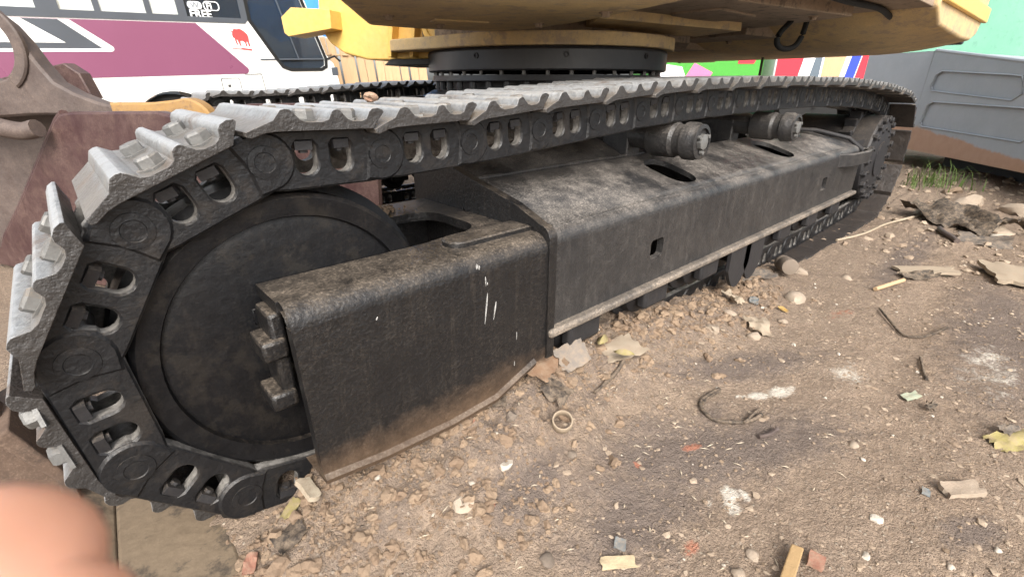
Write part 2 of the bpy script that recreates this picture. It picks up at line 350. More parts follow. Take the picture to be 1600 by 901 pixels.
def thing(name, label, cat, loc=(0, 0, 0), rot=(0, 0, 0), group=None):
    o = bpy.data.objects.new(name, None); COL.objects.link(o); o.location = loc; o.rotation_euler = rot; o.empty_display_size = .2
    WORLD[o.name] = Matrix.LocRotScale(Vector(loc), bpy.data.objects[o.name].rotation_euler, None)
    tag(o, label, cat, group); return o
def tag(o, label=None, cat=None, group=None, kind=None):
    for k, v in (('label', label), ('category', cat), ('group', group), ('kind', kind)):
        if v: o[k] = v
    return o
def area(L): return .5 * sum(L[i][0] * L[(i + 1) % len(L)][1] - L[(i + 1) % len(L)][0] * L[i][1] for i in range(len(L)))
def ccw(L): L = [tuple(p) for p in L]; return L if area(L) > 0 else L[::-1]
def inside(p, L):
    c = False; n = len(L)
    for i in range(n):
        (x0, y0), (x1, y1) = L[i], L[(i + 1) % n]
        if (y0 > p[1]) != (y1 > p[1]) and p[0] < (x1 - x0) * (p[1] - y0) / (y1 - y0) + x0: c = not c
    return c
def offset(L, d):
    n = len(L); out = []
    for i in range(n):
        a, b, c = Vector(L[i - 1]), Vector(L[i]), Vector(L[(i + 1) % n])
        e1 = (b - a).normalized(); e2 = (c - b).normalized(); n1 = Vector((-e1.y, e1.x)); n2 = Vector((-e2.y, e2.x))
        m = n1 + n2; m = m.normalized() if m.length > 1e-6 else n1
        out.append(tuple(b + m * (d / max(.35, m.dot(n1)))))
    return out
def arc(cx, cy, r, a0, a1, n=8): return [(cx + r * math.cos(R(a0 + (a1 - a0) * i / n)), cy + r * math.sin(R(a0 + (a1 - a0) * i / n))) for i in range(n + 1)]
def rrect(x0, y0, x1, y1, r, n=4):
    return arc(x1 - r, y0 + r, r, -90, 0, n) + arc(x1 - r, y1 - r, r, 0, 90, n) + arc(x0 + r, y1 - r, r, 90, 180, n) + arc(x0 + r, y0 + r, r, 180, 270, n)
def smooth(P, n=4):
    P = [Vector(p) for p in P]; out = []
    for i in range(len(P) - 1):
        a, b, c, d = P[max(i - 1, 0)], P[i], P[i + 1], P[min(i + 2, len(P) - 1)]
        for k in range(n):
            t = k / n; out.append(.5 * ((2 * b) + (c - a) * t + (2 * a - 5 * b + 4 * c - d) * t * t + (3 * b - a - 3 * c + d) * t ** 3))
    return out + [P[-1]]
XZ = lambda y: (lambda a, b, d: (a, y + d, b))
XY = lambda a, b, d: (a, b, d)
RY = Matrix.Rotation(R(90), 4, 'X')          # local z -> -y

# value noise used for the shape of the ground
def vnoise(x, y, seed=0):
    def h(i, j):
        n = (i * 374761393 + j * 668265263 + seed * 1274126177) & 0xffffffff
        n = ((n ^ (n >> 13)) * 1274126177) & 0xffffffff
        return ((n ^ (n >> 16)) & 0xffff) / 65535.0
    xi = np.floor(x).astype(np.int64); yi = np.floor(y).astype(np.int64); fx = x - xi; fy = y - yi
    fx = fx * fx * (3 - 2 * fx); fy = fy * fy * (3 - 2 * fy)
    return (h(xi, yi) * (1 - fx) + h(xi + 1, yi) * fx) * (1 - fy) + (h(xi, yi + 1) * (1 - fx) + h(xi + 1, yi + 1) * fx) * fy
def sstep(a, b, x): t = np.clip((x - a) / (b - a), 0, 1); return t * t * (3 - 2 * t)
def gh(x, y):
    x = np.asarray(x, float); y = np.asarray(y, float)
    z = .016 * (vnoise(x * 1.3, y * 1.3, 1) - .5) + .012 * (vnoise(x * 4, y * 4, 2) - .5) + .007 * (vnoise(x * 13, y * 13, 3) - .5)
    z = z + .0045 * (vnoise(x * 40, y * 40, 4) - .5) + .0035 * (vnoise(x * 95, y * 95, 14) - .5)
    z = z - .010 * np.exp(-((y - .12 + .05 * np.sin(x * 2.1)) / .07) ** 2) * sstep(.9, 1.6, x) - .008 * np.exp(-((y + .28 + .06 * np.sin(x * 1.7 + 1)) / .08) ** 2)
    win = sstep(-.15, .4, x) * (1 - .55 * sstep(.9, 1.6, x)) * (1 - sstep(1.7, 2.8, x))
    yc = .74 + .02 * np.sin(x * 7)
    pile = win * np.exp(-((np.maximum(yc - y, 0)) / (.15 + .08 * vnoise(x * 5, x * 0, 8))) ** 2) * (y < 1.6)
    z = z + pile * (.085 + .03 * vnoise(x * 3, y * 3, 9))
    rough = np.clip(pile * 1.4 + .6 * sstep(2.6, 3.6, x), 0, 1)
    for f, a, s_ in ((17, .022, 5), (34, .014, 6), (75, .007, 7)):
        q = vnoise(x * f, y * f, s_); z = z + rough * a * (1 - np.abs(2 * q - 1) - .3)
    z = z - .030 * sstep(1.2, 2.4, x)
    z = z + .05 * sstep(3.6, 5.5, x) * vnoise(x * 2.2, y * 2.2, 11) * (y < 3)
    return z

# ------------------------------------------------------------------ ground
def axis(lo, hi, step, far, g=1.16):
    a = list(np.arange(lo, hi, step)); s = step; p = a[-1]
    while p < far: s *= g; p += s; a.append(p)
    s = step; p = a[0]; b = []
    while p > -far: s *= g; p -= s; b.append(p)
    return np.array(b[::-1] + a)
gx = axis(-.35, 3.2, .0095, 180); gy = axis(-.35, 1.2, .0095, 180)
GX, GY = np.meshgrid(gx, gy, indexing='ij'); GZ = gh(GX, GY)
nx, ny = GX.shape
vs = np.stack([GX.ravel(), GY.ravel(), GZ.ravel()], 1)
idx = np.arange(nx * ny).reshape(nx, ny)
fs = np.stack([idx[:-1, :-1].ravel(), idx[1:, :-1].ravel(), idx[1:, 1:].ravel(), idx[:-1, 1:].ravel()], 1)
me = bpy.data.meshes.new('ground'); me.from_pydata(vs.tolist(), [], fs.tolist()); me.update()
me.polygons.foreach_set('use_smooth', np.ones(len(me.polygons), bool))
def blob(cx, cy, rx, ry, ang=0):
    c, s_ = math.cos(R(ang)), math.sin(R(ang)); dx = GX - cx; dy = GY - cy
    return np.clip(1.25 - np.sqrt(((dx * c + dy * s_) / rx) ** 2 + ((-dx * s_ + dy * c) / ry) ** 2), 0, 1)
dark = np.zeros_like(GX); pale = np.zeros_like(GX); red = np.zeros_like(GX)
for a in ((.50, .50, .10, .06, 0), (.84, .36, .26, .10, -20), (1.30, .44, .26, .05, -25), (1.0, .27, .25, .07, -25), (2.2, -.05, .6, .12, 5), (1.04, -.095, .07, .025, -20), (.62, .34, .16, .07, 0), (2.9, .35, .5, .06, 0)):
    dark = np.maximum(dark, blob(a[0], a[1], a[2] * 1.3, a[3] * 1.5, a[4]))
for a in ((1.20, .345, .05, .022, -28), (1.255, .318, .055, .028, -35), (1.30, .30, .03, .012, -10), (1.16, .375, .03, .010, -40), (.812, .245, .036, .026, 30), (.785, .225, .026, .024, -20), (.835, .222, .020, .012, 50), (.76, .262, .016, .008, 0), (1.5, .22, .12, .07, -10), (1.85, -.05, .3, .1, 0)): pale = np.maximum(pale, blob(*a) * (1 if a[2] < .115 else .55))
for a in ((.875, .362, .03, .016, -25), (.641, .235, .028, .018, 10), (.736, .411, .012, .01, 0), (1.95, .36, .16, .07, -15), (.49, .66, .012, .01, 0), (.42, .52, .012, .012, 0)): red = np.maximum(red, blob(*a) * (1 if a[2] < .1 else .5))
heap = sstep(-.15, .3, GX) * (1 - sstep(1.5, 2.2, GX)) * np.exp(-((GY - .68) / .17) ** 2); dark = np.maximum(dark, .42 * heap)
ca = me.color_attributes.new('stain', 'FLOAT_COLOR', 'POINT')
ca.data.foreach_set('color', np.stack([dark.ravel(), pale.ravel(), red.ravel(), np.ones(nx * ny)], 1).astype(np.float32).ravel())
me.materials.append(MATS['dirt']); g = link('ground', me); tag(g, 'brown dirt yard with stains and gravel', None, None, 'structure')

# ------------------------------------------------------------------ EXCAVATOR
EX = thing('excavator', 'yellow excavator standing on black crawler tracks', 'excavator', (2.04, 1.98, 0))
PITCHL = .19; YC = .86; SHW = .34
IC = Vector((.23, .36)); IRP = .297; SPC = Vector((3.62, .345)); SRP = .305
def chain_points():
    p = []
    for a in np.linspace(270, 95, 40): p.append((IC.x + IRP * math.cos(R(a)), IC.y + IRP * math.sin(R(a))))
    top = [(.40, .653), (.62, .660), (.83, .674), (1.1, .692), (1.36, .704), (1.72, .710), (2.08, .713), (2.5, .712), (2.9, .700), (3.2, .686), (3.45, .666)]
    p += top
    for a in np.linspace(92, -90, 40): p.append((SPC.x + SRP * math.cos(R(a)), SPC.y + SRP * math.sin(R(a))))
    p += [(3.0, .024), (2.4, .024), (1.8, .024), (1.2, .028), (.8, .040), (.45, .056)]
    return np.array(p + [p[0]])
cp = chain_points(); seg = np.hypot(*np.diff(cp, axis=0).T); cum = np.r_[0, np.cumsum(seg)]
NL = int(round(cum[-1] / PITCHL)); step = cum[-1] / NL
PH = .157                                            # phase that puts a pin where the photograph has one
pins = [(np.interp((k * step + PH) % cum[-1], cum, cp[:, 0]), np.interp((k * step + PH) % cum[-1], cum, cp[:, 1])) for k in range(NL)]
# shoe profile (s along the chain, n outward), three grousers and a dipped leading lip
def shoe_prof():
    t0 = .042; w = t0 + .0115
    top = [(-.117, t0 + .0005), (-.108, t0 + .004), (-.094, t0 + .0095), (-.080, t0 + .015), (-.073, t0 + .024), (-.069, t0 + .0285), (-.062, t0 + .030), (-.056, t0 + .029), (-.051, t0 + .024), (-.043, t0 + .0150), (-.033, w),
           (-.012, w), (-.002, t0 + .015), (.003, t0 + .025), (.007, t0 + .028), (.012, t0 + .029), (.017, t0 + .0275), (.021, t0 + .022), (.028, t0 + .0145), (.037, w), (.050, w),
           (.058, t0 + .015), (.063, t0 + .025), (.068, t0 + .029), (.078, t0 + .0305), (.086, t0 + .0275), (.088, t0 + .0240), (.081, t0 + .016), (.074, t0 + .008)]
    bot = [(.068, t0), (-.078, t0), (-.094, t0 - .002), (-.110, t0 - .0075), (-.116, t0 - .0065)]
    return top + bot
mb = MB(); pr = shoe_prof()
mb.prism(pr, [], -SHW / 2, SHW / 2, lambda a, b, d: (a, d, b), .003)
shoe_ob = mb.build('track_shoe', 'shoe_steel', EX, 28, .0022, 2); shoe_me = shoe_ob.data
# link plate
def link_outline(s0, s1, n0, n1, r): return rrect(s0, n0, s1, n1, r, 5)
LH = .046
def window(c): return arc(c, .014, .010, 0, 90, 3)[:0] + [(c - .0175, .018), (c - .012, .025), (c + .012, .025), (c + .0175, .018)] + arc(c, -.008, .0175, 0, -180, 8)
mb = MB()
body = [(-.135, .012)] + [(-.128, .030), (-.105, .040), (-.080, .0415), (.082, .0415), (.108, .040), (.130, .030), (.140, .006), (.140, -.012), (.128, -.034), (.106, -.044), (.07, -LH), (-.062, -LH), (-.098, -.043), (-.124, -.028), (-.135, -.010)]
for y0, y1 in ((-.070, -.092), (.070, .092)):
    mb.prism(body, [window(-.030), window(.026)], y0, y1, lambda a, b, d: (a, d, b), .003)
    sgn = -1 if y1 < 0 else 1
    end = arc(.095, -.002, .0435, -100, 100, 14) + [(.064, .038), (.070, .0), (.064, -.042)]
    mb.prism(end, [], sgn * .088, sgn * .0960, lambda a, b, d: (a, d, b), .004)
    ME = Matrix.Translation((.095, 0, -.002)) @ Matrix.Rotation(R(90) * (1 if sgn < 0 else -1), 4, 'X')
    mb.lathe([(.0245, .094), (.0235, .0974), (.0150, .0980), (.0138, .0968), (0, .0968)], 24, ME, False)
mb.cyl((.095, -.07, 0), (.095, .07, 0), .028, 16)
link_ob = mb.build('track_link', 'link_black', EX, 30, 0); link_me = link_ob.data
mb = MB(); mb.lathe([(.0155, 0), (.0155, .014), (.013, .017), (0, .017)], 6, Matrix.Translation((0, 0, 0))); mb.box((-.019, -.019, -.002), (.019, .019, .003))
bolt_me = mb.build('bolt', 'bolt_steel', None, 20).data; bpy.data.objects.remove(bpy.data.objects['bolt'])
mb = MB(); mb.box((-.0125, -.012, -.013), (.0125, .012, 0)); mb.cyl((0, 0, -.018), (0, 0, -.012), .007, 8)
nut_me = mb.build('nut', 'dark_steel', None, 30).data; bpy.data.objects.remove(bpy.data.objects['nut'])
def link_matrix(k, yc):
    a, b = np.array(pins[k]), np.array(pins[(k + 1) % NL]); m = (a + b) / 2; t = (b - a) / np.linalg.norm(b - a)
    return Matrix(((t[0], 0, -t[1], m[0]), (0, 1, 0, yc), (t[1], 0, t[0], m[1]), (0, 0, 0, 1)))
def place_track(yc, near):
    first = near
    for k in range(NL):
        M = link_matrix(k, yc)
        j = Matrix.Rotation(R(random.uniform(-1.4, 1.4)), 4, 'Y') @ Matrix.Rotation(R(random.uniform(-.5, .5)), 4, 'X') @ Matrix.Translation((random.uniform(-.001, .001), random.uniform(-.003, .003), 0))
        ye = float(np.interp(M.translation.x, [.5, 3.4], [.733, .645])) - .86; ye += .065 * float(np.interp(M.translation.z, [.18, .48], [1, 0])) * float(np.interp(M.translation.x, [.5, 1.2], [1, 0])); wf = (.20 - ye) / SHW; S = Matrix.Translation((0, (.20 + ye) / 2, 0)) @ Matrix.Diagonal((1, wf, 1, 1))
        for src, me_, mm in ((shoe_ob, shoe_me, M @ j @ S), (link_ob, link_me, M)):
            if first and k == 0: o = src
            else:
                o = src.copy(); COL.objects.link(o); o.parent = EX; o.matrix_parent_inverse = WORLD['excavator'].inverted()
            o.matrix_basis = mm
            if near and me_ is shoe_me and (pins[k][0] < 1.2 and pins[k][1] > .2):
                for s_ in (-.022, .044):
                    for y_ in (-.081, .081):
                        c = bpy.data.objects.new('bolt', bolt_me); COL.objects.link(c); c.parent = o; c.location = (s_, (y_ - (.20 + ye) / 2) / wf, .0535); c.scale = (1, 1 / wf, 1); c.rotation_euler = (0, 0, R(random.uniform(0, 60)))
            if near and me_ is link_me and pins[k][0] < 1.6:
                for s_ in (-.030, .026):
                    c = bpy.data.objects.new('nut', nut_me); COL.objects.link(c); c.parent = o; c.location = (s_, -.081, .0255); c.rotation_euler = (0, 0, R(random.uniform(-20, 20)))
FY = 3.10; FAR_DX = .45
def far_side(fn, *a):
    before = set(EX.children); fn(*a)
    for o in set(EX.children) - before: o.location.x += FAR_DX
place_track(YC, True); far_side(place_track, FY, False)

def idler(yc, s_):
    mb = MB(); M = Matrix.Translation((IC.x, yc, IC.y)) @ RY
    h = [(.03, -.075), (.19, -.072), (.205, -.068), (.208, -.076), (.236, -.078), (.243, -.072), (.243, -.036), (.262, -.028), (.262, .028), (.243, .036), (.243, .072), (.236, .078), (.208, .076), (.205, .068), (.19, .072), (.03, .075)]
    mb.lathe(h, 72, M)
    o = mb.build('idler_wheel', 'idler_black', EX, 25)
    for k in range(5):
        mb = MB(); mb.box((IC.x - .075 + .017 * k, yc - .0775, IC.y + .045), (IC.x - .064 + .017 * k, yc - .074, IC.y + (.062 if k % 2 else .072))); mb.build('casting_mark', 'idler_black', o, 20, .0015, 1)
    mb = MB(); mb.lathe([(.055, .07), (.055, .098), (.048, .104), (0, .104)], 32, M, False); mb.build('idler_hub', 'idler_black', o, 25)
idler(YC, 1); far_side(idler, FY, 1)

# --- front idler guard box (near)
def bend_strip(mb, x0, x1, y, z, r, n=8):
    """quarter round between the side plate (facing -y) and the top plate"""
    vs = []; fs = []
    for x in (x0, x1):
        for i in range(n + 1):
            a = R(180 - 90 * i / n); vs.append((x, y + r + r * math.cos(a), z - r + r * math.sin(a)))
    for i in range(n): fs.append((i, i + 1, n + 2 + i, n + 1 + i))
    mb.add(vs, fs)
def box_section(y_off=0, mirror=False):
    def T(p): return (p[0], (p[1] + y_off) if not mirror else (2 * YC - p[1] + y_off), p[2])
    parts = []
    # side plate
    YF = .655; ZT = .472; r = .036; X0, X1 = .172, .702
    mb = MB()
    side = [(X0 + .006, .158), (.286, .143), (.43, .135), (.545, .140), (.66, .182), (X1, .184), (X1, ZT - r), (X0, ZT - r)]
    mb.prism(side, [], YF + .022, YF, lambda a, b, d: (a, d, b))
    bend_strip(mb, X0, X1, YF, ZT, r); bend_strip(mb, X0, X1, YF + .016, ZT - .016, r - .014)
    top = [(X0 - .004, YF + r), (X1, YF + r), (X1, 1.13), (.47, 1.13), (.40, 1.06), (.42, 1.005), (.585, 1.005)] + arc(.575, .945, .06, 90, 0, 6) + arc(.575, .855, .06, 0, -90, 6) + [(.52, .790), (.47, .782), (X0 - .004, .782)]
    mb.prism(top, [], ZT - .02, ZT, XY)
    mb.box((X0 + .02, .775, .30), (.46, .785, ZT - .022)); mb.box((.655, .70, .19), (.70, 1.05, ZT - .022))
    mb.box((.44, 1.055, .2), (.70, 1.115, ZT - .022))
    low = [(X0 + .006, .158), (.286, .143), (.43, .135), (.545, .140), (.66, .182)]
    for (a, b), (c, d) in zip(low[:-1], low[1:]):        # rolled lower lip, turned in
        mb.add([(a, YF - .006, b - .004), (c, YF - .006, d - .004), (c, YF - .009, d + .006), (a, YF - .009, b + .006), (a, YF + .09, b - .012), (c, YF + .09, d - .012), (a, YF, b + .012), (c, YF, d + .012)],
               [(0, 1, 2, 3), (0, 4, 5, 1), (3, 2, 7, 6)])
    mb.v = [T(p) for p in mb.v]
    guard = mb.build('idler_guard', 'guard_black', EX, 40)
    mb = MB(); pad = arc(.525, .738, .030, 90, 270, 10) + [(.696, .708), (.696, .768)]
    mb.prism(pad, [], ZT - .001, ZT + .011, XY, .003); mb.v = [T(p) for p in mb.v]; mb.build('wear_pad', 'black_frame', guard, 40)
    mb = MB()
    for z0, z1, x0 in ((.376, .410, .138), (.290, .320, .136)):
        mb.box((x0, .695, z0), (.176, .760, z1))
    mb.box((.156, .702, .285), (.178, .766, .45)); mb.v = [T(p) for p in mb.v]
    mb.build('adjuster_bolt', 'black_frame', guard, 40, .006, 2)
    if y_off == 0:
        for x0, z0, x1, z1, wd in ((.506, .446, .507, .456, .0035), (.511, .444, .512, .452, .0022), (.5265, .407, .526, .427, .0016), (.530, .408, .5305, .414, .0012), (.522, .328, .5305, .392, .0022), (.544, .330, .5515, .368, .0022), (.606, .262, .607, .280, .0010), (.600, .200, .601, .212, .0010), (.30, .412, .303, .417, .0020)):
            mb = MB(); n = 10; L = []
            for k in range(n + 1):
                t = k / n; L.append((x0 + (x1 - x0) * t + .75 * wd * math.sin(math.pi * t) ** .7 * (.5 + .6 * t), z0 + (z1 - z0) * t))
            for k in range(n - 1, 0, -1):
                t = k / n; L.append((x0 + (x1 - x0) * t - .6 * wd * math.sin(math.pi * t) ** .7 * (.5 + .6 * t), z0 + (z1 - z0) * t))
            mb.prism(L, [], YF + .001, YF - .0012, lambda a, b, d: (a, d, b)); mb.build('paint_drip', 'drip_white', guard, 0)
    return guard
box_section()
far_side(box_section, FY - YC)

# --- main track frame, long pressed beam with sloping top, slots and jack holes
RIDGE_Y, RIDGE_Z = .925, .546
def main_frame(y_off=0):
    T = lambda p: (p[0], p[1] + y_off, p[2])
    mb = MB(); X0, X1 = .708, 2.98; YF, ZB, r = .662, .478, .034
    holes = [rrect(1.105, .318, 1.168, .372, .012, 3), rrect(2.455, .318, 2.515, .375, .010, 3)]
    side = [(X0, .25), (X1, .25), (X1, .40), (X1 - .05, ZB - r), (X0, ZB - r)]
    mb.prism(side, holes, YF + .02, YF, lambda a, b, d: (a, d, b))
    # rolled bend from vertical to the sloping top
    sl_ = math.atan2(RIDGE_Z - ZB, RIDGE_Y - YF - r); n = 8; vs = []
    for x in (X0, X1 - .05):
        for i in range(n + 1):
            a = R(180) - (R(90) - sl_) * i / n; vs.append((x, YF + r + r * math.cos(a), ZB - r + r * math.sin(a)))
    mb.add(vs, [(i, i + 1, n + 2 + i, n + 1 + i) for i in range(n)])
    e = vs[n]; y1, z1 = e[1], e[2]; L = math.hypot(RIDGE_Y - y1, RIDGE_Z - z1); dy, dz = (RIDGE_Y - y1) / L, (RIDGE_Z - z1) / L
    def slot(cx, x2): return [(p[0] + p[1] * .0, p[1]) for p in rrect(cx, .055, x2, .150, .046, 6)]
    tops = [(X0, 0), (X1 - .05, 0), (X1 - .12, L), (X0, L)]
    mb.prism(tops, [rrect(1.33, .035, 1.455, .205, .055, 6), rrect(2.12, .035, 2.26, .205, .058, 6)], -.016, 0, lambda a, b, d: (a, y1 + dy * b - dz * d * -1 * 0, z1 + dz * b + d))
    # inner half
    mb.add([(X0, RIDGE_Y, RIDGE_Z), (X1 - .12, RIDGE_Y, RIDGE_Z), (X1 - .12, 1.06, .47), (X0, 1.06, .47), (X0, 1.06, .25), (X1 - .12, 1.06, .25)], [(0, 1, 2, 3), (3, 2, 5, 4)])
    mb.add([(X1 - .02, YF + .02, .25), (X1 - .02, 1.06, .25), (X1 - .12, 1.06, .47), (X1 - .12, RIDGE_Y, RIDGE_Z), (X1 - .05, YF + r, ZB), (X1 - .03, YF + .02, ZB - r)], [(0, 1, 2, 3, 4, 5)])
    mb.v = [T(p) for p in mb.v]
    fr = mb.build('track_frame', 'dusty_frame', EX, 30)
    mb = MB(); mb.box((.70, .640, .232), (X1 + .01, .70, .252)); mb.v = [T(p) for p in mb.v]; mb.build('frame_flange', 'flange_worn', fr, 30, .007, 3)
    # end plate seam standing proud
    prof = [(.650, .18), (.650, .452)] + [(.650 + .03 + .03 * math.cos(R(a)), .462 + .03 * math.sin(R(a)) - .002) for a in range(170, 80, -16)] + [(.76, .520), (RIDGE_Y, .556), (1.17, .612), (1.17, .30), (.95, .30), (.95, .48), (.86, .40), (.70, .40), (.70, .18)]
    mb = MB(); mb.prism(prof, [], .696, .722, lambda a, b, d: (d, a, b), .004); mb.v = [T(p) for p in mb.v]; mb.build('end_plate', 'black_frame', fr, 40, .006, 3)
    mb = MB(); mb.tube([(.72, RIDGE_Y, RIDGE_Z + .002), (1.0, RIDGE_Y, RIDGE_Z + .003), (1.42, RIDGE_Y, RIDGE_Z + .002)], .006, 8); mb.v = [T(p) for p in mb.v]; mb.build('weld_bead', 'dusty_frame', fr, 60)
    # tie loop at the rear end
    mb = MB(); lp = [(2.62, .668), (2.70, .625), (2.88, .607), (2.985, .622), (3.01, .66), (2.97, .70), (2.88, .715)]
    inner = offset(ccw(lp), .018)
    mb.prism(lp, [inner], .405, .462, XY, .004); mb.v = [T(p) for p in mb.v]; mb.build('tie_loop', 'dusty_frame', fr, 30)
    mb = MB(); mb.tube([(2.62, .92, .560), (2.80, .84, .548), (2.92, .72, .51), (2.965, .665, .46), (2.975, .652, .40)], .010, 8); mb.v = [T(p) for p in mb.v]; mb.build('grease_pipe', 'dark_steel', fr, 60)
    return fr
main_frame(); far_side(main_frame, FY - YC)

# carrier rollers, lower rollers, sprocket
def rollers(yc):
    for x, z in ((1.362, .606), (2.085, .606)):
        M = Matrix.Translation((x, yc, z)) @ RY
        mb = MB(); mb.lathe([(.040, .00), (.050, .008), (.052, .02), (.052, .085), (.045, .095), (.045, .118), (.053, .122), (.053, .150), (.049, .157), (.049, .168), (.038, .170), (.038, .163), (0, .163)], 32, M, False); mb.cyl((x, yc, z), (x, yc + .2, z), .035, 16)
        o = mb.build('carrier_roller', 'dusty_frame', EX, 30)
        mb = MB(); mb.lathe([(.022, .163), (.022, .175), (.012, .177), (0, .177)], 8, M, False)
        for a in (30, 150, 270): mb.lathe([(.006, .165), (.006, .176), (0, .176)], 6, M @ Matrix.Translation((.029 * math.cos(R(a)), .029 * math.sin(R(a)), 0)), False)
        mb.build('roller_cap', 'bolt_steel', o, 30)
        mb = MB(); mb.box((x - .035, yc + .06, .50), (x + .035, yc + .16, z + .02)); mb.build('roller_bracket', 'dusty_frame', o, 30, .006)
    for i in range(7):
        x = .86 + i * .325; M = Matrix.Translation((x, yc, .185)) @ RY
        mb = MB(); mb.lathe([(.05, -.15), (.07, -.13), (.07, -.095), (.095, -.09), (.095, -.075), (.075, -.07), (.075, .07), (.095, .075), (.095, .09), (.07, .095), (.07, .13), (.045, .155), (.02, .16), (0, .16)], 28, M)
        o = mb.build('track_roller', 'dark_steel', EX, 30)
        mb = MB(); mb.box((x - .06, yc - .19, .155), (x + .06, yc - .155, .235)); mb.build('roller_collar', 'dark_steel', o, 30, .01)
    # curved track guide plates under the flange
    for x0 in (1.62, 1.74):
        mb = MB(); vs = []
        pr = [(x0 + .16 * i / 8, .075 + .075 * (1 - math.sin(math.pi * i / 8)) ** 1.2) for i in range(9)]
        mb.prism(pr + [(x0 + .16, .232), (x0, .232)], [], yc - .205, yc - .190, lambda a, b, d: (a, d, b), .003); mb.build('track_guide', 'dark_steel', EX, 30)
    M = Matrix.Translation((SPC.x, yc, SPC.y)) @ RY
    mb = MB(); n = 21; prof = []
    for i in range(n):
        for f, rr in ((0, .252), (.22, .254), (.42, .290), (.58, .290), (.78, .254)): prof.append((rr * math.cos(2 * math.pi * (i + f) / n), rr * math.sin(2 * math.pi * (i + f) / n)))
    mb.prism(prof, [], -.03, .03, lambda a, b, d: M @ Vector((a, b, d)), .004)
    mb.lathe([(.245, .03), (.245, .125), (.238, .135), (.215, .137), (.205, .142), (.10, .148), (.10, .156), (0, .156)], 48, M, False)
    mb.lathe([(.24, -.30), (.24, -.03), (.2, -.03)], 40, M, True); mb.box((2.90, yc - .10, .20), (3.62, yc + .18, .47))
    o = mb.build('drive_sprocket', 'dark_steel', EX, 30)
    for i in range(20):
        a = 2 * math.pi * i / 20; mb = MB(); mb.lathe([(.019, .125), (.019, .152), (.012, .156), (0, .156)], 6, M @ Matrix.Translation((.226 * math.cos(a), .226 * math.sin(a), 0)), False); mb.build('sprocket_bolt', 'dark_steel', o, 30)
    for i in range(16):
        a = 2 * math.pi * i / 16; mb = MB(); mb.lathe([(.010, .138), (.010, .152), (0, .152)], 6, M @ Matrix.Translation((.165 * math.cos(a), .170 * math.sin(a), 0)), False); mb.build('hub_bolt', 'dark_steel', o, 30)
rollers(YC); far_side(rollers, FY)

# carbody with four legs
CX, CY = 2.04, 1.98
def carbody():
    mb = MB(); mb.lathe([(.55, .40), (.66, .42), (.66, .70), (.60, .73), (0, .73)], 48, Matrix.Translation((CX, CY, 0)))
    o = mb.build('carbody', 'dusty_frame', EX, 35, .0)
    def leg(pa, pb, qa, qb, za, zb, zb0=.30, hold=0):
        """top quad from the beam side (pa,pb) to the hub side (qa,qb), boxed down to zb0"""
        m = 10; mb = MB(); vs = []
        for i in range(m + 1):
            t = i / m; z = za + (zb - za) * (t ** .8)
            pinch = .10 * math.sin(math.pi * min(1, t * 1.0))
            ta = max(0, (t - hold) / (1 - hold)); a = [pa[0] + (qa[0] - pa[0]) * ta, pa[1] + (qa[1] - pa[1]) * t]; b = [pb[0] + (qb[0] - pb[0]) * t, pb[1] + (qb[1] - pb[1]) * t]
            sx = 1 if b[0] > a[0] else -1
            b[0] -= sx * pinch * .8; a[0] += 0 if hold else sx * pinch * .2
            vs += [(*a, z), (*b, z), (*a, zb0), (*b, zb0)]
        fs = []
        for i in range(m):
            k = 4 * i
            fs += [(k, k + 1, k + 5, k + 4), (k, k + 4, k + 6, k + 2), (k + 1, k + 3, k + 7, k + 5), (k + 2, k + 6, k + 7, k + 3)]
        fs += [(0, 2, 3, 1), (4 * m, 4 * m + 1, 4 * m + 3, 4 * m + 2)]
        mb.add(vs, fs); mb.build('frame_leg', 'dusty_frame', o, 35, .008, 2)
    leg((.712, .935), (1.46, .935), (1.35, 1.60), (1.75, 1.40), .546, .70, .30, .36)
    leg((3.0, .935), (2.3, .935), (2.75, 1.60), (2.3, 1.40), .52, .70)
    leg((.635, 3.03), (1.47, 3.03), (1.35, 2.36), (1.75, 2.56), .546, .70)
    leg((3.0, 3.03), (2.3, 3.03), (2.75, 2.36), (2.3, 2.56), .52, .70)
    mb = MB(); mb.box((1.46, 1.05, .48), (1.52, 1.12, .70)); mb.build('stop_post', 'black_frame', o, 30, .006)
    return o
carbody()
# slewing ring
mb = MB(); mb.lathe([(.52, .795), (.60, .795), (.605, .772), (.60, .768), (.50, .768), (.50, .73)], 96, Matrix.Translation((CX, CY, 0)), False); ringlow = mb.build('slewing_ring', 'ring_black', EX, 30)
for i in range(40):
    a = 2 * math.pi * i / 40; mb = MB(); p = (CX + .575 * math.cos(a), CY + .575 * math.sin(a))
    mb.cyl((*p, .728), (*p, .769), .0155, 8); mb.cyl((*p, .742), (*p, .746), .019, 8); mb.build('ring_bolt', 'ring_black', ringlow, 30)
for i in range(36):
    a = 2 * math.pi * (i + .5) / 36; mb = MB(); p = (CX + .588 * math.cos(a), CY + .588 * math.sin(a)); mb.cyl((*p, .795), (*p, .812), .009, 6); mb.build('ring_stud', 'bolt_steel', ringlow, 30)
mb = MB(); mb.lathe([(.50, .812), (.615, .812), (.622, .818), (.622, .893), (.615, .905), (.50, .905)], 96, Matrix.Translation((CX, CY, 0)), False); ringup = mb.build('swing_collar', 'ring_black', EX, 30)
for a in (195, 232, 270, 320):
    M = Matrix.Translation((CX + .6225 * math.cos(R(a)), CY + .6225 * math.sin(R(a)), .872)) @ Matrix.Rotation(R(a), 4, 'Z') @ Matrix.Rotation(R(90), 4, 'Y')
    mb = MB(); mb.lathe([(.012, -.002), (.012, .004), (.007, .004), (.006, -.002)], 12, M, False); mb.build('grease_port', 'dark_steel', ringup, 30)

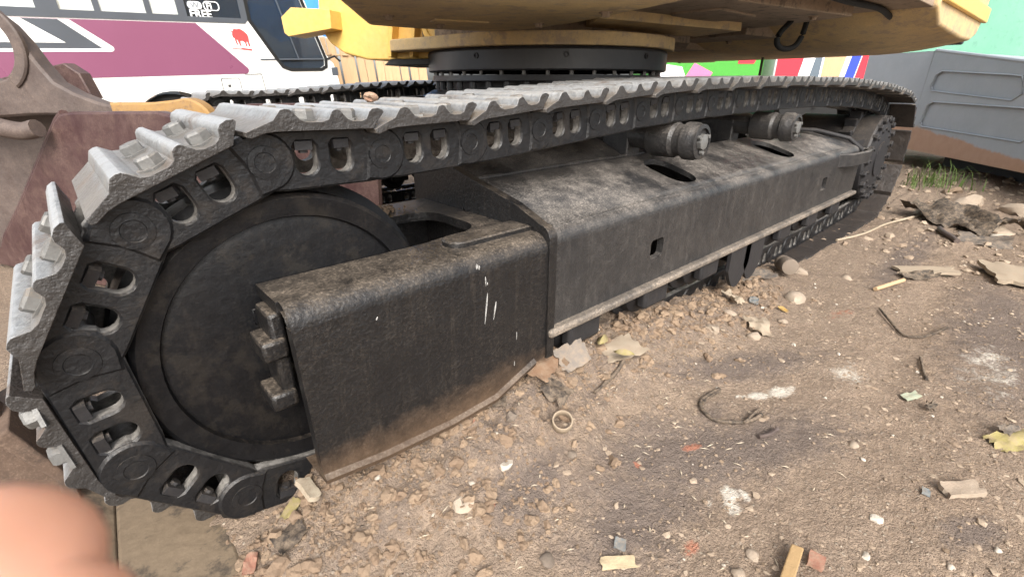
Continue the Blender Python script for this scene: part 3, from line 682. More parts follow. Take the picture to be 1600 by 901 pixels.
# revolving house
def plate(name, poly, z0, z1, mat, bev=.0, parent=None, ch=0):
    mb = MB(); mb.prism(poly, [], z1, z0, XY, ch); return mb.build(name, mat, parent or EX, 35, bev, 3)
HOUSE = plate('house_body', [(1.2, .55), (4.25, .55), (4.25, 3.42), (2.6, 3.42), (1.75, 2.6), (1.2, 2.0)], 1.115, 2.25, 'yellow')
plate('swing_frame', arc(CX, CY, .655, -100, 60, 10) + [(2.2, 2.75), (1.50, 2.72), (1.33, 2.35)] + arc(CX, CY, .66, 175, 250, 6), .906, .958, 'yellow_dirty', .006)
plate('frame_rib', [(1.50, 1.60), (2.0, 1.50), (2.65, 1.50), (3.0, 1.72), (3.0, 2.45), (1.5, 2.5)], .957, 1.115, 'pan_dirty', .004)
# near front deck: smooth sheet underside with rolled edges
mb = MB(); deck = [(.94, 1.84), (1.15, 1.83), (1.42, 1.73), (1.50, 1.52), (1.48, 1.28), (1.38, .98), (1.30, .74), (1.20, .64), (.95, .80), (.62, 1.08), (.48, 1.18), (.56, 1.29), (.64, 1.40)]
mb.prism(deck, [], 1.7, .955, XY, .02); mb.build('front_deck', 'yellow_dirty', EX, 40, .012, 3)
plate('belly_pan', [(1.15, .54), (3.0, .54), (3.15, 1.3), (3.15, 2.9), (1.5, 2.9), (1.4, 1.5)], 1.062, 1.10, 'pan_dirty', .004)
plate('belly_cover', [(1.50, .95), (2.62, .75), (2.85, 1.35), (1.75, 1.50)], 1.020, 1.064, 'pan_dirty', .004)
plate('belly_sheet', [(1.62, 1.30), (2.50, 1.16), (2.62, 1.45), (1.9, 1.62)], .985, 1.022, 'yellow_dirty', .004)
plate('rear_cover', [(2.75, 1.25), (4.3, 1.1), (4.5, 2.9), (2.9, 2.75)], .990, 1.05, 'pan_dirty', .004)
plate('rear_strip', [(2.75, 1.7), (4.55, 1.75), (4.55, 1.95), (2.75, 1.9)], .955, .992, 'pan_dirty', .004)
plate('cross_bar', [(2.80, 2.2), (4.55, 2.3), (4.55, 2.6), (2.80, 2.5)], .935, .992, 'yellow_dirty', .004)
# counterweight, rounded under its rear corner
def counterweight():
    mb = MB(); ys = np.linspace(.52, 3.44, 25); rows = []
    for y in ys:
        e = min(1, (y - .52) / .5, (3.44 - y) / .5); xr = 4.62 - .30 * (abs(y - CY) / 1.46) ** 2 - .10 * (1 - e)
        zl = .930 + .05 * (1 - e) ** 2
        rows.append([(2.92, y, 1.06), (3.05, y, 1.00), (3.3, y, zl + .012), (3.7, y, zl), (xr - .25, y, zl + .005), (xr - .10, y, zl + .04), (xr - .02, y, zl + .12), (xr, y, zl + .24), (xr, y, 2.0), (2.92, y, 2.0)])
    k = len(rows[0]); vs = [p for r_ in rows for p in r_]; fs = []
    for i in range(len(rows) - 1):
        for j in range(k): fs.append((i * k + j, i * k + (j + 1) % k, (i + 1) * k + (j + 1) % k, (i + 1) * k + j))
    fs.append(tuple(range(k))); fs.append(tuple((len(rows) - 1) * k + j for j in range(k)))
    mb.add(vs, fs); o = mb.build('counterweight', 'yellow_dirty', EX, 40, .012, 3)
    mb = MB(); mb.box((2.95, .500, 1.085), (4.22, .524, 1.16)); mb.build('side_rail', 'yellow', o, 30, .006)
    mb = MB(); mb.box((4.28, .60, .985), (4.40, .78, 1.03)); mb.build('tie_recess', 'dark_steel', o, 30, .01)
counterweight()
# yellow nose of the swing frame with step bracket, boss and ribs
def nose():
    ax = Vector((-.55, .835, 0)).normalized(); sd = Vector((ax.y, -ax.x, 0)); O = Vector((1.74, 2.33, 0))
    def W(a, s_, z): return tuple(O + ax * a + sd * s_ + Vector((0, 0, z)))
    prof = [(0, .880), (.30, .872), (.46, .876), (.58, .905), (.66, .955), (.70, 1.01), (.71, 1.10), (.69, 1.30), (0, 1.30)]
    mb = MB(); mb.prism(prof, [], -.20, .16, lambda a, b, d: W(a, d, b), .012); o = mb.build('boom_foot', 'yellow', EX, 30, .01, 3)
    mb = MB(); mb.prism([(.58, 1.015), (.84, .985), (.86, 1.0), (.865, 1.075), (.80, 1.115), (.58, 1.10)], [], -.30, -.16, lambda a, b, d: W(a, d, b), .004)
    mb.prism([(.56, .985), (.86, 1.03), (.87, 1.085), (.56, 1.11)], [], -.185, -.165, lambda a, b, d: W(a, d, b)); mb.build('step_bracket', 'yellow', o, 30, .005)
    mb = MB(); mb.box((0, 0, 0), (.34, .02, .20)); mb.v = [W(p[0] - .36, -.24 + p[1], .885 + p[2]) for p in mb.v]; mb.build('web_plate', 'yellow', o, 30, .004)
    mb = MB()
    for a0 in (.16, .28): mb.prism([(a0, .882), (a0 + .02, .882), (a0 - .01, 1.12), (a0 - .04, 1.12)], [], -.27, -.20, lambda a, b, d: W(a, d, b))
    mb.build('rib', 'yellow', o, 30, .004)
    M = Matrix.Translation(W(.02, -.25, 1.02)) @ Matrix(((ax.x, 0, -sd.x, 0), (ax.y, 0, -sd.y, 0), (0, 1, 0, 0), (0, 0, 0, 1)))
    mb = MB(); mb.lathe([(.085, -.01), (.085, .02), (.06, .022), (.058, .012), (0, .012)], 32, M, False); mb.build('pin_boss', 'yellow', o, 30, .003)
    mb = MB(); mb.prism(rrect(0, 0, .07, .06, .005), [arc(.035, .03, .012, 0, 350, 10)], 0, .06, lambda a, b, d: W(-.30 + a, -.33 + d, .905 + b)); mb.build('lug', 'yellow', o, 30, .003)
    mb = MB(); mb.prism([(-.05, 0), (.34, 0), (.30, .03), (-.05, .03)], [], -.24, .2, lambda a, b, d: W(a, d, .846 + b)); mb.build('nose_plate', 'dark_steel', o, 30, .004)
nose()
for k, (x, y, z) in enumerate(((1.58, 1.06, 1.02), (2.5, .86, 1.02), (2.7, 1.28, 1.02), (1.86, 1.40, 1.02), (3.1, 1.5, .99), (3.7, 1.45, .99), (4.1, 1.4, .99), (3.3, 2.4, .935), (4.2, 2.45, .935), (1.12, 1.62, .955), (1.36, 1.36, .955), (.86, 1.52, .955), (1.30, 1.02, .955))):
    mb = MB(); mb.lathe([(.020, .0), (.020, -.004), (.013, -.004), (.013, -.014), (0, -.014)], 6, Matrix.Translation((x, y, z)), False); mb.build('belly_bolt', 'pan_dirty', EX, 20)
mb = MB(); mb.prism(rrect(1.95, 1.0, 2.3, 1.22, .04), [], 1.022, 1.012, XY, .003); mb.build('drain_cover', 'pan_dirty', EX, 30)
mb = MB(); mb.tube(smooth([(1.9, .72, 1.055), (2.3, .70, 1.045), (2.7, .68, 1.05), (3.0, .70, 1.04)], 4), .012, 8); mb.build('hose', 'rubber', EX, 60)
mb = MB(); mb.prism([(1.02, 1.50), (1.20, 1.44), (1.22, 1.50), (1.04, 1.56)], [], .956, .950, XY, .002); mb.build('deck_patch', 'yellow_dirty', EX, 30)
# hose loop and rod hanging below the belly
mb = MB(); H = [(2.62, .98, 1.07), (2.60, .985, 1.02), (2.55, 1.0, .975), (2.535, 1.005, .94), (2.56, 1.0, .915), (2.61, .985, .907), (2.66, .97, .92), (2.685, .96, .95), (2.70, .955, 1.0), (2.71, .955, 1.07)]
mb.tube(smooth(H), .0125, 10); mb.build('hose', 'rubber', EX, 60)
mb = MB(); mb.cyl((3.9, 1.62, .70), (3.9, 1.62, 1.02), .010, 8); mb.build('hanging_rod', 'brown_steel', EX, 60)

# ------------------------------------------------------------------ BUS
BUS = thing('bus', 'white minibus with purple and grey side stripes behind the excavator', 'bus', (2.94, 6.616, 0), (0, R(-2.2), R(4.1)))
def bus():
    W_ = lambda d0: (lambda a, b, d: (a, d0 + d, b))
    L0, L1, DEP = -5.2, .05, 2.0
    def part(name, mb, mat, parent=BUS, **k): return mb.build(name, mat, parent, world=False, **k)
    arch = [(-1.50, .25)] + arc(-1.90, .33, .43, 0, 180, 16) + [(-2.33, .25)]
    rear_arch = [(-4.05, .25)] + arc(-4.45, .33, .43, 0, 180, 12) + [(-4.88, .25)]
    low = [(L0, .25), (-4.88, .25)] + rear_arch[::-1][1:-1] + [(-4.05, .25), (-2.33, .25)] + arch[::-1][1:-1] + [(-1.50, .25), (-.05, .27), (.03, .55), (.02, .80), (-.02, 1.0), (-.10, 1.10), (-.42, 2.25), (L0, 2.25)]
    w1 = [(-3.9, 1.46), (-2.72, 1.46), (-2.72, 2.05), (-3.9, 2.05)]; w2 = [(-2.60, 1.455), (-1.62, 1.455), (-1.62, 2.05), (-2.60, 2.05)]; w3 = [(-1.57, 1.455), (-1.02, 1.455), (-1.02, 2.05), (-1.57, 2.05)]
    dwin = [(-.93, 1.455), (-.71, 1.06), (-.66, .985), (-.58, .955), (-.20, .95), (-.14, .975), (-.13, 1.05), (-.40, 1.96), (-.93, 1.96)]
    mb = MB(); mb.prism(low, [w1, w2, w3, dwin], .04, 0, W_(0)); side = part('body_side', mb, 'bus_white', smooth=30)
    mb = MB(); mb.prism(low, [w1, w2], DEP, DEP - .04, W_(0)); part('body_side', mb, 'bus_white', smooth=30)
    mb = MB(); mb.box((L0, .04, 2.2), (-.42, DEP - .04, 2.27)); mb.box((L0, .04, .45), (-.05, DEP - .04, .50)); mb.box((L0 - .03, .02, .25), (L0, DEP, 2.25)); part('roof_and_floor', mb, 'bus_white')
    mb = MB(); mb.add([(-.05, .02, .27), (.03, .02, .55), (.02, .02, .8), (-.02, .02, 1.0), (-.1, .02, 1.1), (-.05, DEP, .27), (.03, DEP, .55), (.02, DEP, .8), (-.02, DEP, 1.0), (-.1, DEP, 1.1)],
        [(i, i + 1, i + 6, i + 5) for i in range(4)]); part('front_panel', mb, 'bus_white')
    mb = MB(); mb.add([(-.1, .03, 1.1), (-.42, .03, 2.25), (-.42, DEP, 2.25), (-.1, DEP, 1.1)], [(0, 1, 2, 3)]); part('windscreen', mb, 'glass_clear')
    # dark window band and panes
    band = [(-3.98, 1.405), (-1.0, 1.415), (-.955, 1.46), (-.955, 2.12), (-3.98, 2.12)]
    mb = MB(); mb.prism(band, [offset(ccw(w1), .02), offset(ccw(w2), .02), offset(ccw(w3), .01)], 0, -.006, W_(0)); part('window_band', mb, 'bus_grey')
    for wn, mat in ((w1, 'glass_sky_white'), (w2, 'glass_sky_white'), (w3, 'glass_dark'), (dwin, 'glass_dark')):
        mb = MB(); mb.prism(wn, [], .022, .016, W_(0)); p = part('window', mb, mat)
        if wn is w1 or wn is w2:
            n = 2 if wn is w2 else 2
            for k in range(n):
                x = wn[0][0] + (wn[1][0] - wn[0][0]) * (.28 + .42 * k); mb = MB(); mb.box((x, .004, 1.455), (x + .05, .015, 2.05)); part('mullion', mb, 'bus_grey', p)
    for a, b in ((-2.58, -2.2), (-2.05, -1.36), (-3.8, -3.0)):
        mb = MB(); vs = []; m = 24
        for i in range(m + 1):
            x = a + (b - a) * i / m; y = .060 + .02 * math.sin(i * 2.1); vs += [(x, y, 1.42), (x, y, 2.15)]
        mb.add(vs, [(2 * i, 2 * i + 2, 2 * i + 3, 2 * i + 1) for i in range(m)]); part('curtain', mb, 'curtain', smooth=60)
    dfr = offset(ccw(dwin), -.035)
    mb = MB(); mb.prism(dfr, [dwin], .0, -.010, W_(0)); part('door_window_frame', mb, 'rubber')
    mb = MB(); mb.box((-.92, -.008, 1.045), (-.14, .012, 1.060)); mb.add([(-.47, -.006, 1.05), (-.455, -.006, 1.05), (-.66, -.006, 1.95), (-.68, -.006, 1.95)], [(0, 1, 2, 3)]); part('window_bar', mb, 'bus_grey')
    mb = MB(); mb.box((-.68, .03, .955), (-.15, .036, 1.045)); part('door_window_lower', mb, 'rubber')
    mb = MB(); mb.box((-1.6, .5, .5), (-1.1, 1.0, 1.5)); mb.box((-1.7, .5, 1.0), (-1.55, 1.0, 1.75)); part('seat', mb, 'bus_grey', bevel=.05)
    # painted stripes
    def stripe(name, poly, mat, lay): mb = MB(); mb.prism(poly, [], .0, -.002 * lay, W_(-.0005)); part(name, mb, mat, side)
    stripe('purple_stripe', [(-5.1, .905), (-1.13, .905)] + arc(-1.115, .948, .043, -90, 20, 5) + [(-1.50, 1.404), (-5.1, 1.395)], 'bus_purple', 1)
    stripe('white_chevron', [(-5.1, 1.128), (-2.30, 1.132)] + arc(-2.30, 1.160, .028, -90, 30, 4) + [(-2.54, 1.3975), (-5.1, 1.3955)], 'bus_white', 2)
    stripe('grey_chevron', [(-5.1, 1.155), (-2.36, 1.160), (-2.62, 1.396), (-5.1, 1.395)], 'bus_grey', 3)
    stripe('white_inset', [(-5.1, 1.203), (-2.62, 1.206), (-2.87, 1.3955), (-5.1, 1.394)], 'bus_white', 4)
    # seams, hatch, wheel, lamp
    def line(p, q, w_=.006, mat='seam', nm='panel_seam'):
        p, q = Vector(p), Vector(q); d = (q - p).normalized() * w_; n = Vector((-d.y, d.x))
        mb = MB(); mb.prism([tuple(p + n * .5), tuple(q + n * .5), tuple(q - n * .5), tuple(p - n * .5)], [], 0, -.003, W_(-.0045)); part(nm, mb, mat, side)
    line((-1.13, .901), (-.945, .901)); line((-.945, .90), (-.915, .27)); line((-.93, .715), (-.02, .722), .005)
    h = rrect(-1.395, .700, -1.195, .868, .02); mb = MB(); mb.prism(h, [offset(ccw(h), .006)], 0, -.004, W_(0)); hatch = part('fuel_flap', mb, 'seam', side)
    mb = MB(); mb.box((-1.335, -.006, .775), (-1.305, 0, .800)); mb.box((-1.345, -.005, .735), (-1.333, 0, .745)); part('flap_lock', mb, 'seam', hatch)
    for cx in (-1.90, -4.45):
        M = Matrix.Translation((cx, .16, .36)) @ RY
        mb = MB(); mb.lathe([(.20, -.09), (.33, -.10), (.37, -.06), (.37, .06), (.33, .10), (.22, .10)], 40, M); wh = part('wheel', mb, 'rubber')
        mb = MB(); mb.lathe([(.22, .085), (.20, .05), (.12, .03), (.08, .08), (0, .08)], 32, M, False); part('rim', mb, 'bus_grey', wh)
    mb = MB(); mb.box((-.06, -.004, .855), (.032, .05, .955)); part('headlight', mb, 'bus_grey', bevel=.01)
    mb = MB(); mb.box((-.05, -.006, .56), (.042, .05, .74)); part('bumper_stripe', mb, 'bus_purple', bevel=.004)
    mb = MB(); mb.tube([(-.10, -.0, 1.05), (-.02, -.06, 1.08), (.04, -.08, 1.02)], .012, 8); part('mirror_arm', mb, 'rubber')
    # red bull emblem: a plain standing bull
    bull = [(-.080, .078), (-.070, .098), (-.052, .104), (-.030, .100), (-.006, .108), (.020, .098), (.050, .076), (.074, .052), (.082, .020), (.078, -.030), (.084, -.076), (.066, -.080), (.060, -.040), (.052, -.020), (.044, -.046), (.050, -.074), (.032, -.076),
            (.030, -.040), (.006, -.020), (-.020, -.022), (-.022, -.054), (-.014, -.070), (-.032, -.074), (-.040, -.044), (-.046, -.016), (-.060, -.004), (-.056, -.040), (-.048, -.060), (-.066, -.062), (-.074, -.030), (-.076, .004), (-.092, .016), (-.096, .044), (-.088, .060), (-.104, .088)]
    mb = MB(); mb.prism([(x * .95 - 1.075, z * .95 + 1.262) for x, z in bull], [], 0, -.003, W_(0)); em = part('bull_emblem', mb, 'emblem_red', side)
    line((-1.20, 1.170), (-1.10, 1.160), .005, 'emblem_red', 'emblem_caption'); line((-1.10, 1.166), (-.99, 1.152), .014, 'emblem_red', 'emblem_caption')
    # window sticker: W Fi / FREE
    def text(body, x, z, size, mat, yy, nm='lettering'):
        cu = bpy.data.curves.new('t', 'FONT'); cu.body = body; cu.size = size; cu.extrude = .001; cu.offset = .0025
        o = bpy.data.objects.new('t', cu); COL.objects.link(o); bpy.context.view_layer.update()
        me = bpy.data.meshes.new_from_object(o.evaluated_get(bpy.context.evaluated_depsgraph_get())); bpy.data.objects.remove(o)
        me.transform(Matrix.Translation((x, yy, z)) @ Matrix.Rotation(R(90), 4, 'X')); me.materials.clear(); me.materials.append(MATS[mat])
        link(nm, me, p2, world=False)
    mb = MB(); mb.prism(rrect(-1.53, 1.535, -1.395, 1.605, .03), [], .010, .006, W_(0)); p2 = part('wifi_sticker', mb, 'decal_white')
    mb = MB(); mb.prism(rrect(-1.380, 1.526, -1.225, 1.614, .035), [rrect(-1.370, 1.534, -1.235, 1.606, .028)], .010, .006, W_(0)); part('sticker_badge', mb, 'decal_white', p2)
    mb = MB(); mb.prism(rrect(-1.53, 1.640, -1.40, 1.70, .01), [], .010, .006, W_(0)); mb.prism(rrect(-1.37, 1.640, -1.24, 1.70, .01), [], .010, .006, W_(0)); part('sticker_badge', mb, 'decal_white', p2)
    text('W', -1.505, 1.543, .080, 'decal_grey', .004); text('Fi', -1.355, 1.543, .080, 'decal_white', .004); text('FREE', -1.53, 1.458, .102, 'decal_white', .004)
bus()

# ------------------------------------------------------------------ plank fence, tarp, trucks, teal wall, grey machine
FEN = thing('plank_fence', 'pale wooden plank fence leaning between the bus and the slewing ring', 'fence', (3.7, 7.6, 0))
d = Vector((.742, -.670, 0)); n_ = Vector((-.67, -.742, 0)); p0 = Vector((3.05, 8.02, 0))
for i in range(15):
    wd = .105 + .02 * random.random(); mb = MB(); a = p0 + d * (i * .128); tl = .16 + random.uniform(-.03, .03)
    q = [a, a + d * wd]; top = 1.35 + random.uniform(-.06, .06); off = n_ * random.uniform(0, .02)
    vs = []
    for th in (Vector(), n_ * .022):
        vs += [q[0] + th + off, q[1] + th + off, q[1] + th + off - d * tl * top * .55 + Vector((0, 0, top)), q[0] + th + off - d * tl * top * .55 + Vector((0, 0, top))]
    mb.add(vs, [(0, 1, 2, 3), (7, 6, 5, 4), (0, 4, 5, 1), (1, 5, 6, 2), (2, 6, 7, 3), (3, 7, 4, 0)]); mb.build('plank', 'wood', FEN, 0, .004, 1)
for z in (.62, 1.15):
    mb = MB()
    for k in range(14):
        a = p0 + d * (k * .128 + .06 - .09 * z) + n_ * .045; mb.cyl(a + Vector((0, 0, z)), a + d * .1 + Vector((0, 0, z + random.uniform(-.01, .01))), .014, 8)
    mb.build('rail', 'wood', FEN, 40)
def sheet(name, c, ux, uz, nu, nv, amp, seed, mat, parent=None, thick=.003, sc_=6):
    """crumpled sheet with real thickness: corner c, edge vectors ux, uz"""
    c, ux, uz = Vector(c), Vector(ux), Vector(uz); n = ux.cross(uz).normalized(); mb = MB(); vs = []
    for side in (0, 1):
        for i in range(nu + 1):
            for j in range(nv + 1):
                u, v = i / nu, j / nv
                q = (float(vnoise(np.array(u * sc_ + seed), np.array(v * sc_), seed)) - .5) * amp + (float(vnoise(np.array(u * sc_ * 2.7), np.array(v * sc_ * 2.7 + seed), seed + 1)) - .5) * amp * .45
                e = (float(vnoise(np.array(u * 9 + seed * 3), np.array(v * 9.), seed + 5)) - .5) * .16
                vs.append(c + ux * (u + e * (v in (0, 1) or u in (0, 1))) + uz * (v + e * .7) + n * (q + thick * side))
    m = (nu + 1) * (nv + 1); fs = []
    for i in range(nu):
        for j in range(nv):
            k = i * (nv + 1) + j; fs.append((k, k + nv + 1, k + nv + 2, k + 1)); fs.append((m + k, m + k + 1, m + k + nv + 2, m + k + nv + 1))
    def rim(a, b): fs.append((a, b, m + b, m + a))
    for i in range(nu): rim(i * (nv + 1), (i + 1) * (nv + 1)); rim((i + 2) * (nv + 1) - 1, (i + 1) * (nv + 1) - 1)
    for j in range(nv): rim(j + 1, j); rim(nu * (nv + 1) + j, nu * (nv + 1) + j + 1)
    mb.add(vs, fs); return mb.build(name, mat, parent, 50)
t_ = sheet('tarpaulin', (2.9, 9.6, 1.5), (2.2, -1.6, 0), (.1, .2, 1.9), 26, 20, .22, 3, 'tarp'); tag(t_, 'blue tarpaulin hanging beyond the bus windscreen', 'tarpaulin')

def truck(name, label, o, ux, L, stripes, z0, z1, mat):
    T_ = thing(name, label, 'truck', o); ux = Vector(ux).normalized(); back = Vector((-ux.y, ux.x, 0)) * 1.8; o = Vector(o)
    if back.dot(Vector((1, .6, 0))) < 0: back = -back
    F = lambda a, b, d: tuple(o + ux * a + Vector((0, 0, b)) + back.normalized() * d)
    mb = MB(); mb.prism([(0, z0), (L, z0), (L, z1), (0, z1)], [], 1.8, 0, F, .02); body = mb.build('cargo_body', mat, T_, 30, .01)
    for poly, m in stripes: mb = MB(); mb.prism(poly, [], 0, -.006, F); mb.build('paint_stripe', m, body, 0)
    for a in (.6, L - .6):
        mb = MB(); c = Vector(F(a, .38, .12)); mb.lathe([(.2, -.1), (.36, -.1), (.38, -.06), (.38, .06), (.36, .1), (.2, .1), (.1, .04)], 28, Matrix.Translation(c) @ back.to_track_quat('Z', 'Y').to_matrix().to_4x4()); mb.build('wheel', 'rubber', T_, 30)
    mb = MB(); mb.prism([(.1, .45), (L - .1, .45), (L - .1, z0 + .001), (.1, z0 + .001)], [], 1.5, .2, F); mb.build('chassis', 'dark_steel', T_, 0)
truck('parked_truck', 'truck with red, white and blue striped side beyond the tracks', (10.40, 4.06, 0), (.743, -.669, 0), 1.82,
      [([(0.02, .62), (.42, .62), (.62, 1.9), (.02, 1.9)], 'p_red'), ([(.46, .62), (.60, .62), (.80, 1.9), (.66, 1.9)], 'p_white'), ([(.64, .62), (.86, .62), (.86, 1.9), (.84, 1.9)], 'p_grey'),
       ([(.90, .62), (1.22, .62), (1.40, 1.9), (.90, 1.9)], 'wood'), ([(1.24, .62), (1.30, .62), (1.48, 1.9), (1.42, 1.9)], 'p_white'), ([(1.32, .62), (1.50, .62), (1.68, 1.9), (1.50, 1.9)], 'p_blue'), ([(1.52, .62), (1.80, .62), (1.80, 1.9), (1.70, 1.9)], 'p_red')], .6, 2.0, 'p_white')
truck('parked_truck', 'green truck side with white and pink swooshes beyond the slewing ring', (8.70, 5.62, 0), (.743, -.669, 0), 2.1,
      [([(.02, .65), (.75, .65), (.55, 1.05), (.02, 1.12)], 'p_white'), ([(.50, .65), (.95, .65), (1.15, .95), (.78, 1.12)], 'p_pink'), ([(1.2, .70), (2.05, .70), (2.05, 1.02), (1.5, .92)], 'p_green'), ([(1.6, 1.10), (1.9, 1.10), (1.95, 1.2), (1.6, 1.2)], 'p_red')], .6, 2.0, 'p_green')
mb = MB(); mb.box((-6, 0, 0), (6, .25, 4.2)); M = Matrix.Translation((15.2, 1.4, -.05)) @ Matrix.Rotation(R(-42), 4, 'Z'); mb.v = [tuple(M @ Vector(p)) for p in mb.v]
wl = mb.build('plaster_wall', 'teal_plaster', None, 0); tag(wl, 'mottled teal plaster wall behind the grey machine', 'wall')

GM = thing('grey_machine_body', 'grey steel machine body with pressed panels and rusty skirt', 'machine', (6.0, .7, 0))
def grey_machine():
    a = Vector((6.238, .951, 0)); u = Vector((-.773, -.635, 0)); b = Vector((.635, -.773, 0))
    F = lambda s_, z, d: tuple(a + u * s_ + b * d + Vector((0, 0, z)))
    zt = lambda s_: 1.045 - .125 * (s_ + .18)
    mb = MB(); out = [(-.17, .15), (3.4, .15), (3.4, zt(3.4)), (-.17, zt(-.17))]
    rec = lambda s0, s1, zl, zh, k: [(s0 + .04, zl), (s1 - .08, zl - k), (s1, zl - k + .05), (s1 - .06, zh - k), (s1 - .16, zh - k + .01), (s0 + .10, zh), (s0 + .03, zh - .03), (s0, zl + .04)]
    H1 = rec(-.07, 1.02, .695, .865, .055); H2 = rec(-.06, 1.25, .375, .60, .02); H3 = rec(1.4, 2.9, .60, .72, .04)
    mb.prism(out, [H1, H2, H3], .03, 0, F)
    body = mb.build('rear_panel', 'grey_machine', GM, 25)
    for H in (H1, H2, H3):
        mb = MB(); mb.prism(H, [], .03, .014, F, 0); mb.build('pressed_panel', 'grey_machine', body, 0)
        mb = MB(); L = ccw(H); mb.tube([F(*p, -.001) for p in L + [L[0]]], .007, 6); mb.build('panel_bead', 'grey_machine', body, 60)
    # flank turning away, core and top
    c = Vector((.55, .62, 0)); pl = [F(-.17, .15, 0), F(-.17, zt(-.17), 0)]
    mb = MB(); q0, q1 = Vector(F(-.175, .15, .0)), Vector(F(-.175, zt(-.17), 0)); e = Vector((.55, .83, 0)).normalized() * .75
    mb.add([q0, q0 + e, q1 + e, q1, q0 + b * 1.2 + e, q1 + b * 1.2 + e], [(0, 1, 2, 3), (1, 4, 5, 2)]); mb.build('flank_panel', 'grey_machine', GM, 0)
    mb = MB(); mb.add([Vector(F(-.17, zt(-.17), 0)), Vector(F(3.4, zt(3.4), 0)), Vector(F(3.4, zt(3.4), 1.5)), q1 + b * 1.2 + e, q1 + e], [(0, 1, 2, 3, 4)])
    mb.tube([F(-.16, zt(-.17) + .004, .01), F(1.6, zt(1.6) + .004, .01), F(3.4, zt(3.4) + .004, .01)], .016, 8); mb.build('top_panel', 'grey_machine', GM, 0)
    mb = MB(); mb.prism([(-.1, .0), (3.3, 0), (3.3, .155), (-.1, .155)], [], 1.2, .35, F); mb.build('underframe', 'dark_steel', GM, 0)
    mb = MB(); mb.add([Vector(F(-.17, .15, .0)), Vector(F(3.4, .15, 0)), Vector(F(3.4, .16, 1.5)), q0 + b * 1.2 + e, q0 + e], [(0, 1, 2, 3, 4)]); mb.build('belly_panel', 'grey_machine', GM, 0)
grey_machine()

# ------------------------------------------------------------------ second machine's bucket with hinge ears, in front of the excavator
BK = thing('excavator_bucket', 'rusty brown digging bucket with round hinge ears at far left', 'bucket', (-.1, 2.3, 0))
def bucket():
    A = Vector((.03, 2.33, 0)); u = Vector((.474, -.880, 0)); b = Vector((.88, .474, 0))
    F = lambda s_, z, d: tuple(A + u * s_ + Vector((0, 0, z)) + b * d)
    side = [(-.85, .02), (-.48, .30), (-.06, .640), (-.02, .663), (.05, .672), (.46, .680), (.53, .668), (.60, .62), (.72, .36), (.70, .05), (.40, .0)]
    mb = MB(); mb.prism(side, [], .035, 0, F, .006); mb.prism(side, [], .75, .785, F, .004); o = mb.build('side_plate', 'maroon_steel', BK, 30, .004)
    mb = MB(); rimp = [(-.85, .02), (-.48, .30), (-.06, .640), (-.02, .663)]
    mb.tube([F(*p, .02) for p in smooth([(*p, 0) for p in rimp], 3) and rimp], .016, 8); mb.build('edge_bead', 'maroon_steel', o, 60)
    mb = MB(); back = [(-.85, .02), (-.48, .30), (-.06, .64)]; back2 = [(-.87, .03), (-.50, .32), (-.09, .66)]
    mb.prism(back + back2[::-1], [], .035, .75, F); mb.build('shell', 'brown_steel', BK, 30)
    mb = MB(); mb.prism([(-.55, .0), (.7, .0), (.7, .03), (-.55, .03)], [], .035, .75, F); mb.build('floor', 'brown_steel', BK, 0)
    # hinge ear, a thick curved plate with a bored boss
    E0 = Vector((-.07, 2.63, 0)); e = Vector((.74, -.673, 0)); eb = Vector((-.673, -.74, 0))
    G = lambda s_, z, d: tuple(E0 + e * s_ + Vector((0, 0, z)) + eb * d)
    ear = [(-.45, .62), (.10, .655), (.50, .655), (.49, .672), (.40, .684), (.33, .700), (.26, .728), (.20, .765), (.165, .825), (.135, .89), (.10, .945), (.05, .99), (-.02, 1.02), (-.12, 1.03), (-.45, .98)]
    bore = arc(0, .875, .105, 0, 352, 28)
    mb = MB(); mb.prism(ear, [bore], 0, .06, G, .008); ea = mb.build('hinge_ear', 'brown_steel', BK, 30, .004)
    ring = arc(0, .875, .165, -40, 140, 18); 
    mb = MB(); mb.prism(arc(0, .875, .150, -60, 150, 22) + arc(0, .875, .108, 150, -60, 22), [], .055, .072, G, .005); mb.build('bore_boss', 'brown_steel', ea, 30)
    mb = MB(); mb.prism([(-.40, .78), (-.10, .84), (-.045, .80), (-.02, .70), (-.4, .62)], [], -.42, -.36, G, .005); mb.build('far_ear', 'maroon_steel', BK, 30)
    mb = MB(); mb.tube(smooth([G(-.20, .70, .16), G(-.05, .672, .17), G(.05, .630, .18), G(.14, .61, .18), G(.2, .62, .18)], 4), [.03] * 17, 10); mb.build('gusset', 'brown_steel', BK, 60)
    mb = MB(); mb.prism([(-.9, .10), (.16, .10), (.14, .45), (.08, .64), (-.06, .70), (-.9, .80)], [], -.16, -.08, G, .01); mb.build('link_arm', 'brown_steel', BK, 30)
    # ochre pin lug
    K = Vector((.28, 2.176, 0)); k = Vector((.74, -.673, 0)); kb = Vector((-.673, -.74, 0))
    Gk = lambda s_, z, d: tuple(K + k * s_ + Vector((0, 0, z)) + kb * d)
    lug = [(-.12, .62), (-.12, .70), (.02, .700), (.10, .708)] + arc(.135, .625, .090, 85, -30, 10) + [(.05, .55)]
    mb = MB(); mb.prism(lug, [arc(.125, .615, .048, 0, 345, 16)], 0, .05, Gk, .007); mb.build('pin_lug', 'ochre_steel', BK, 30)
bucket()

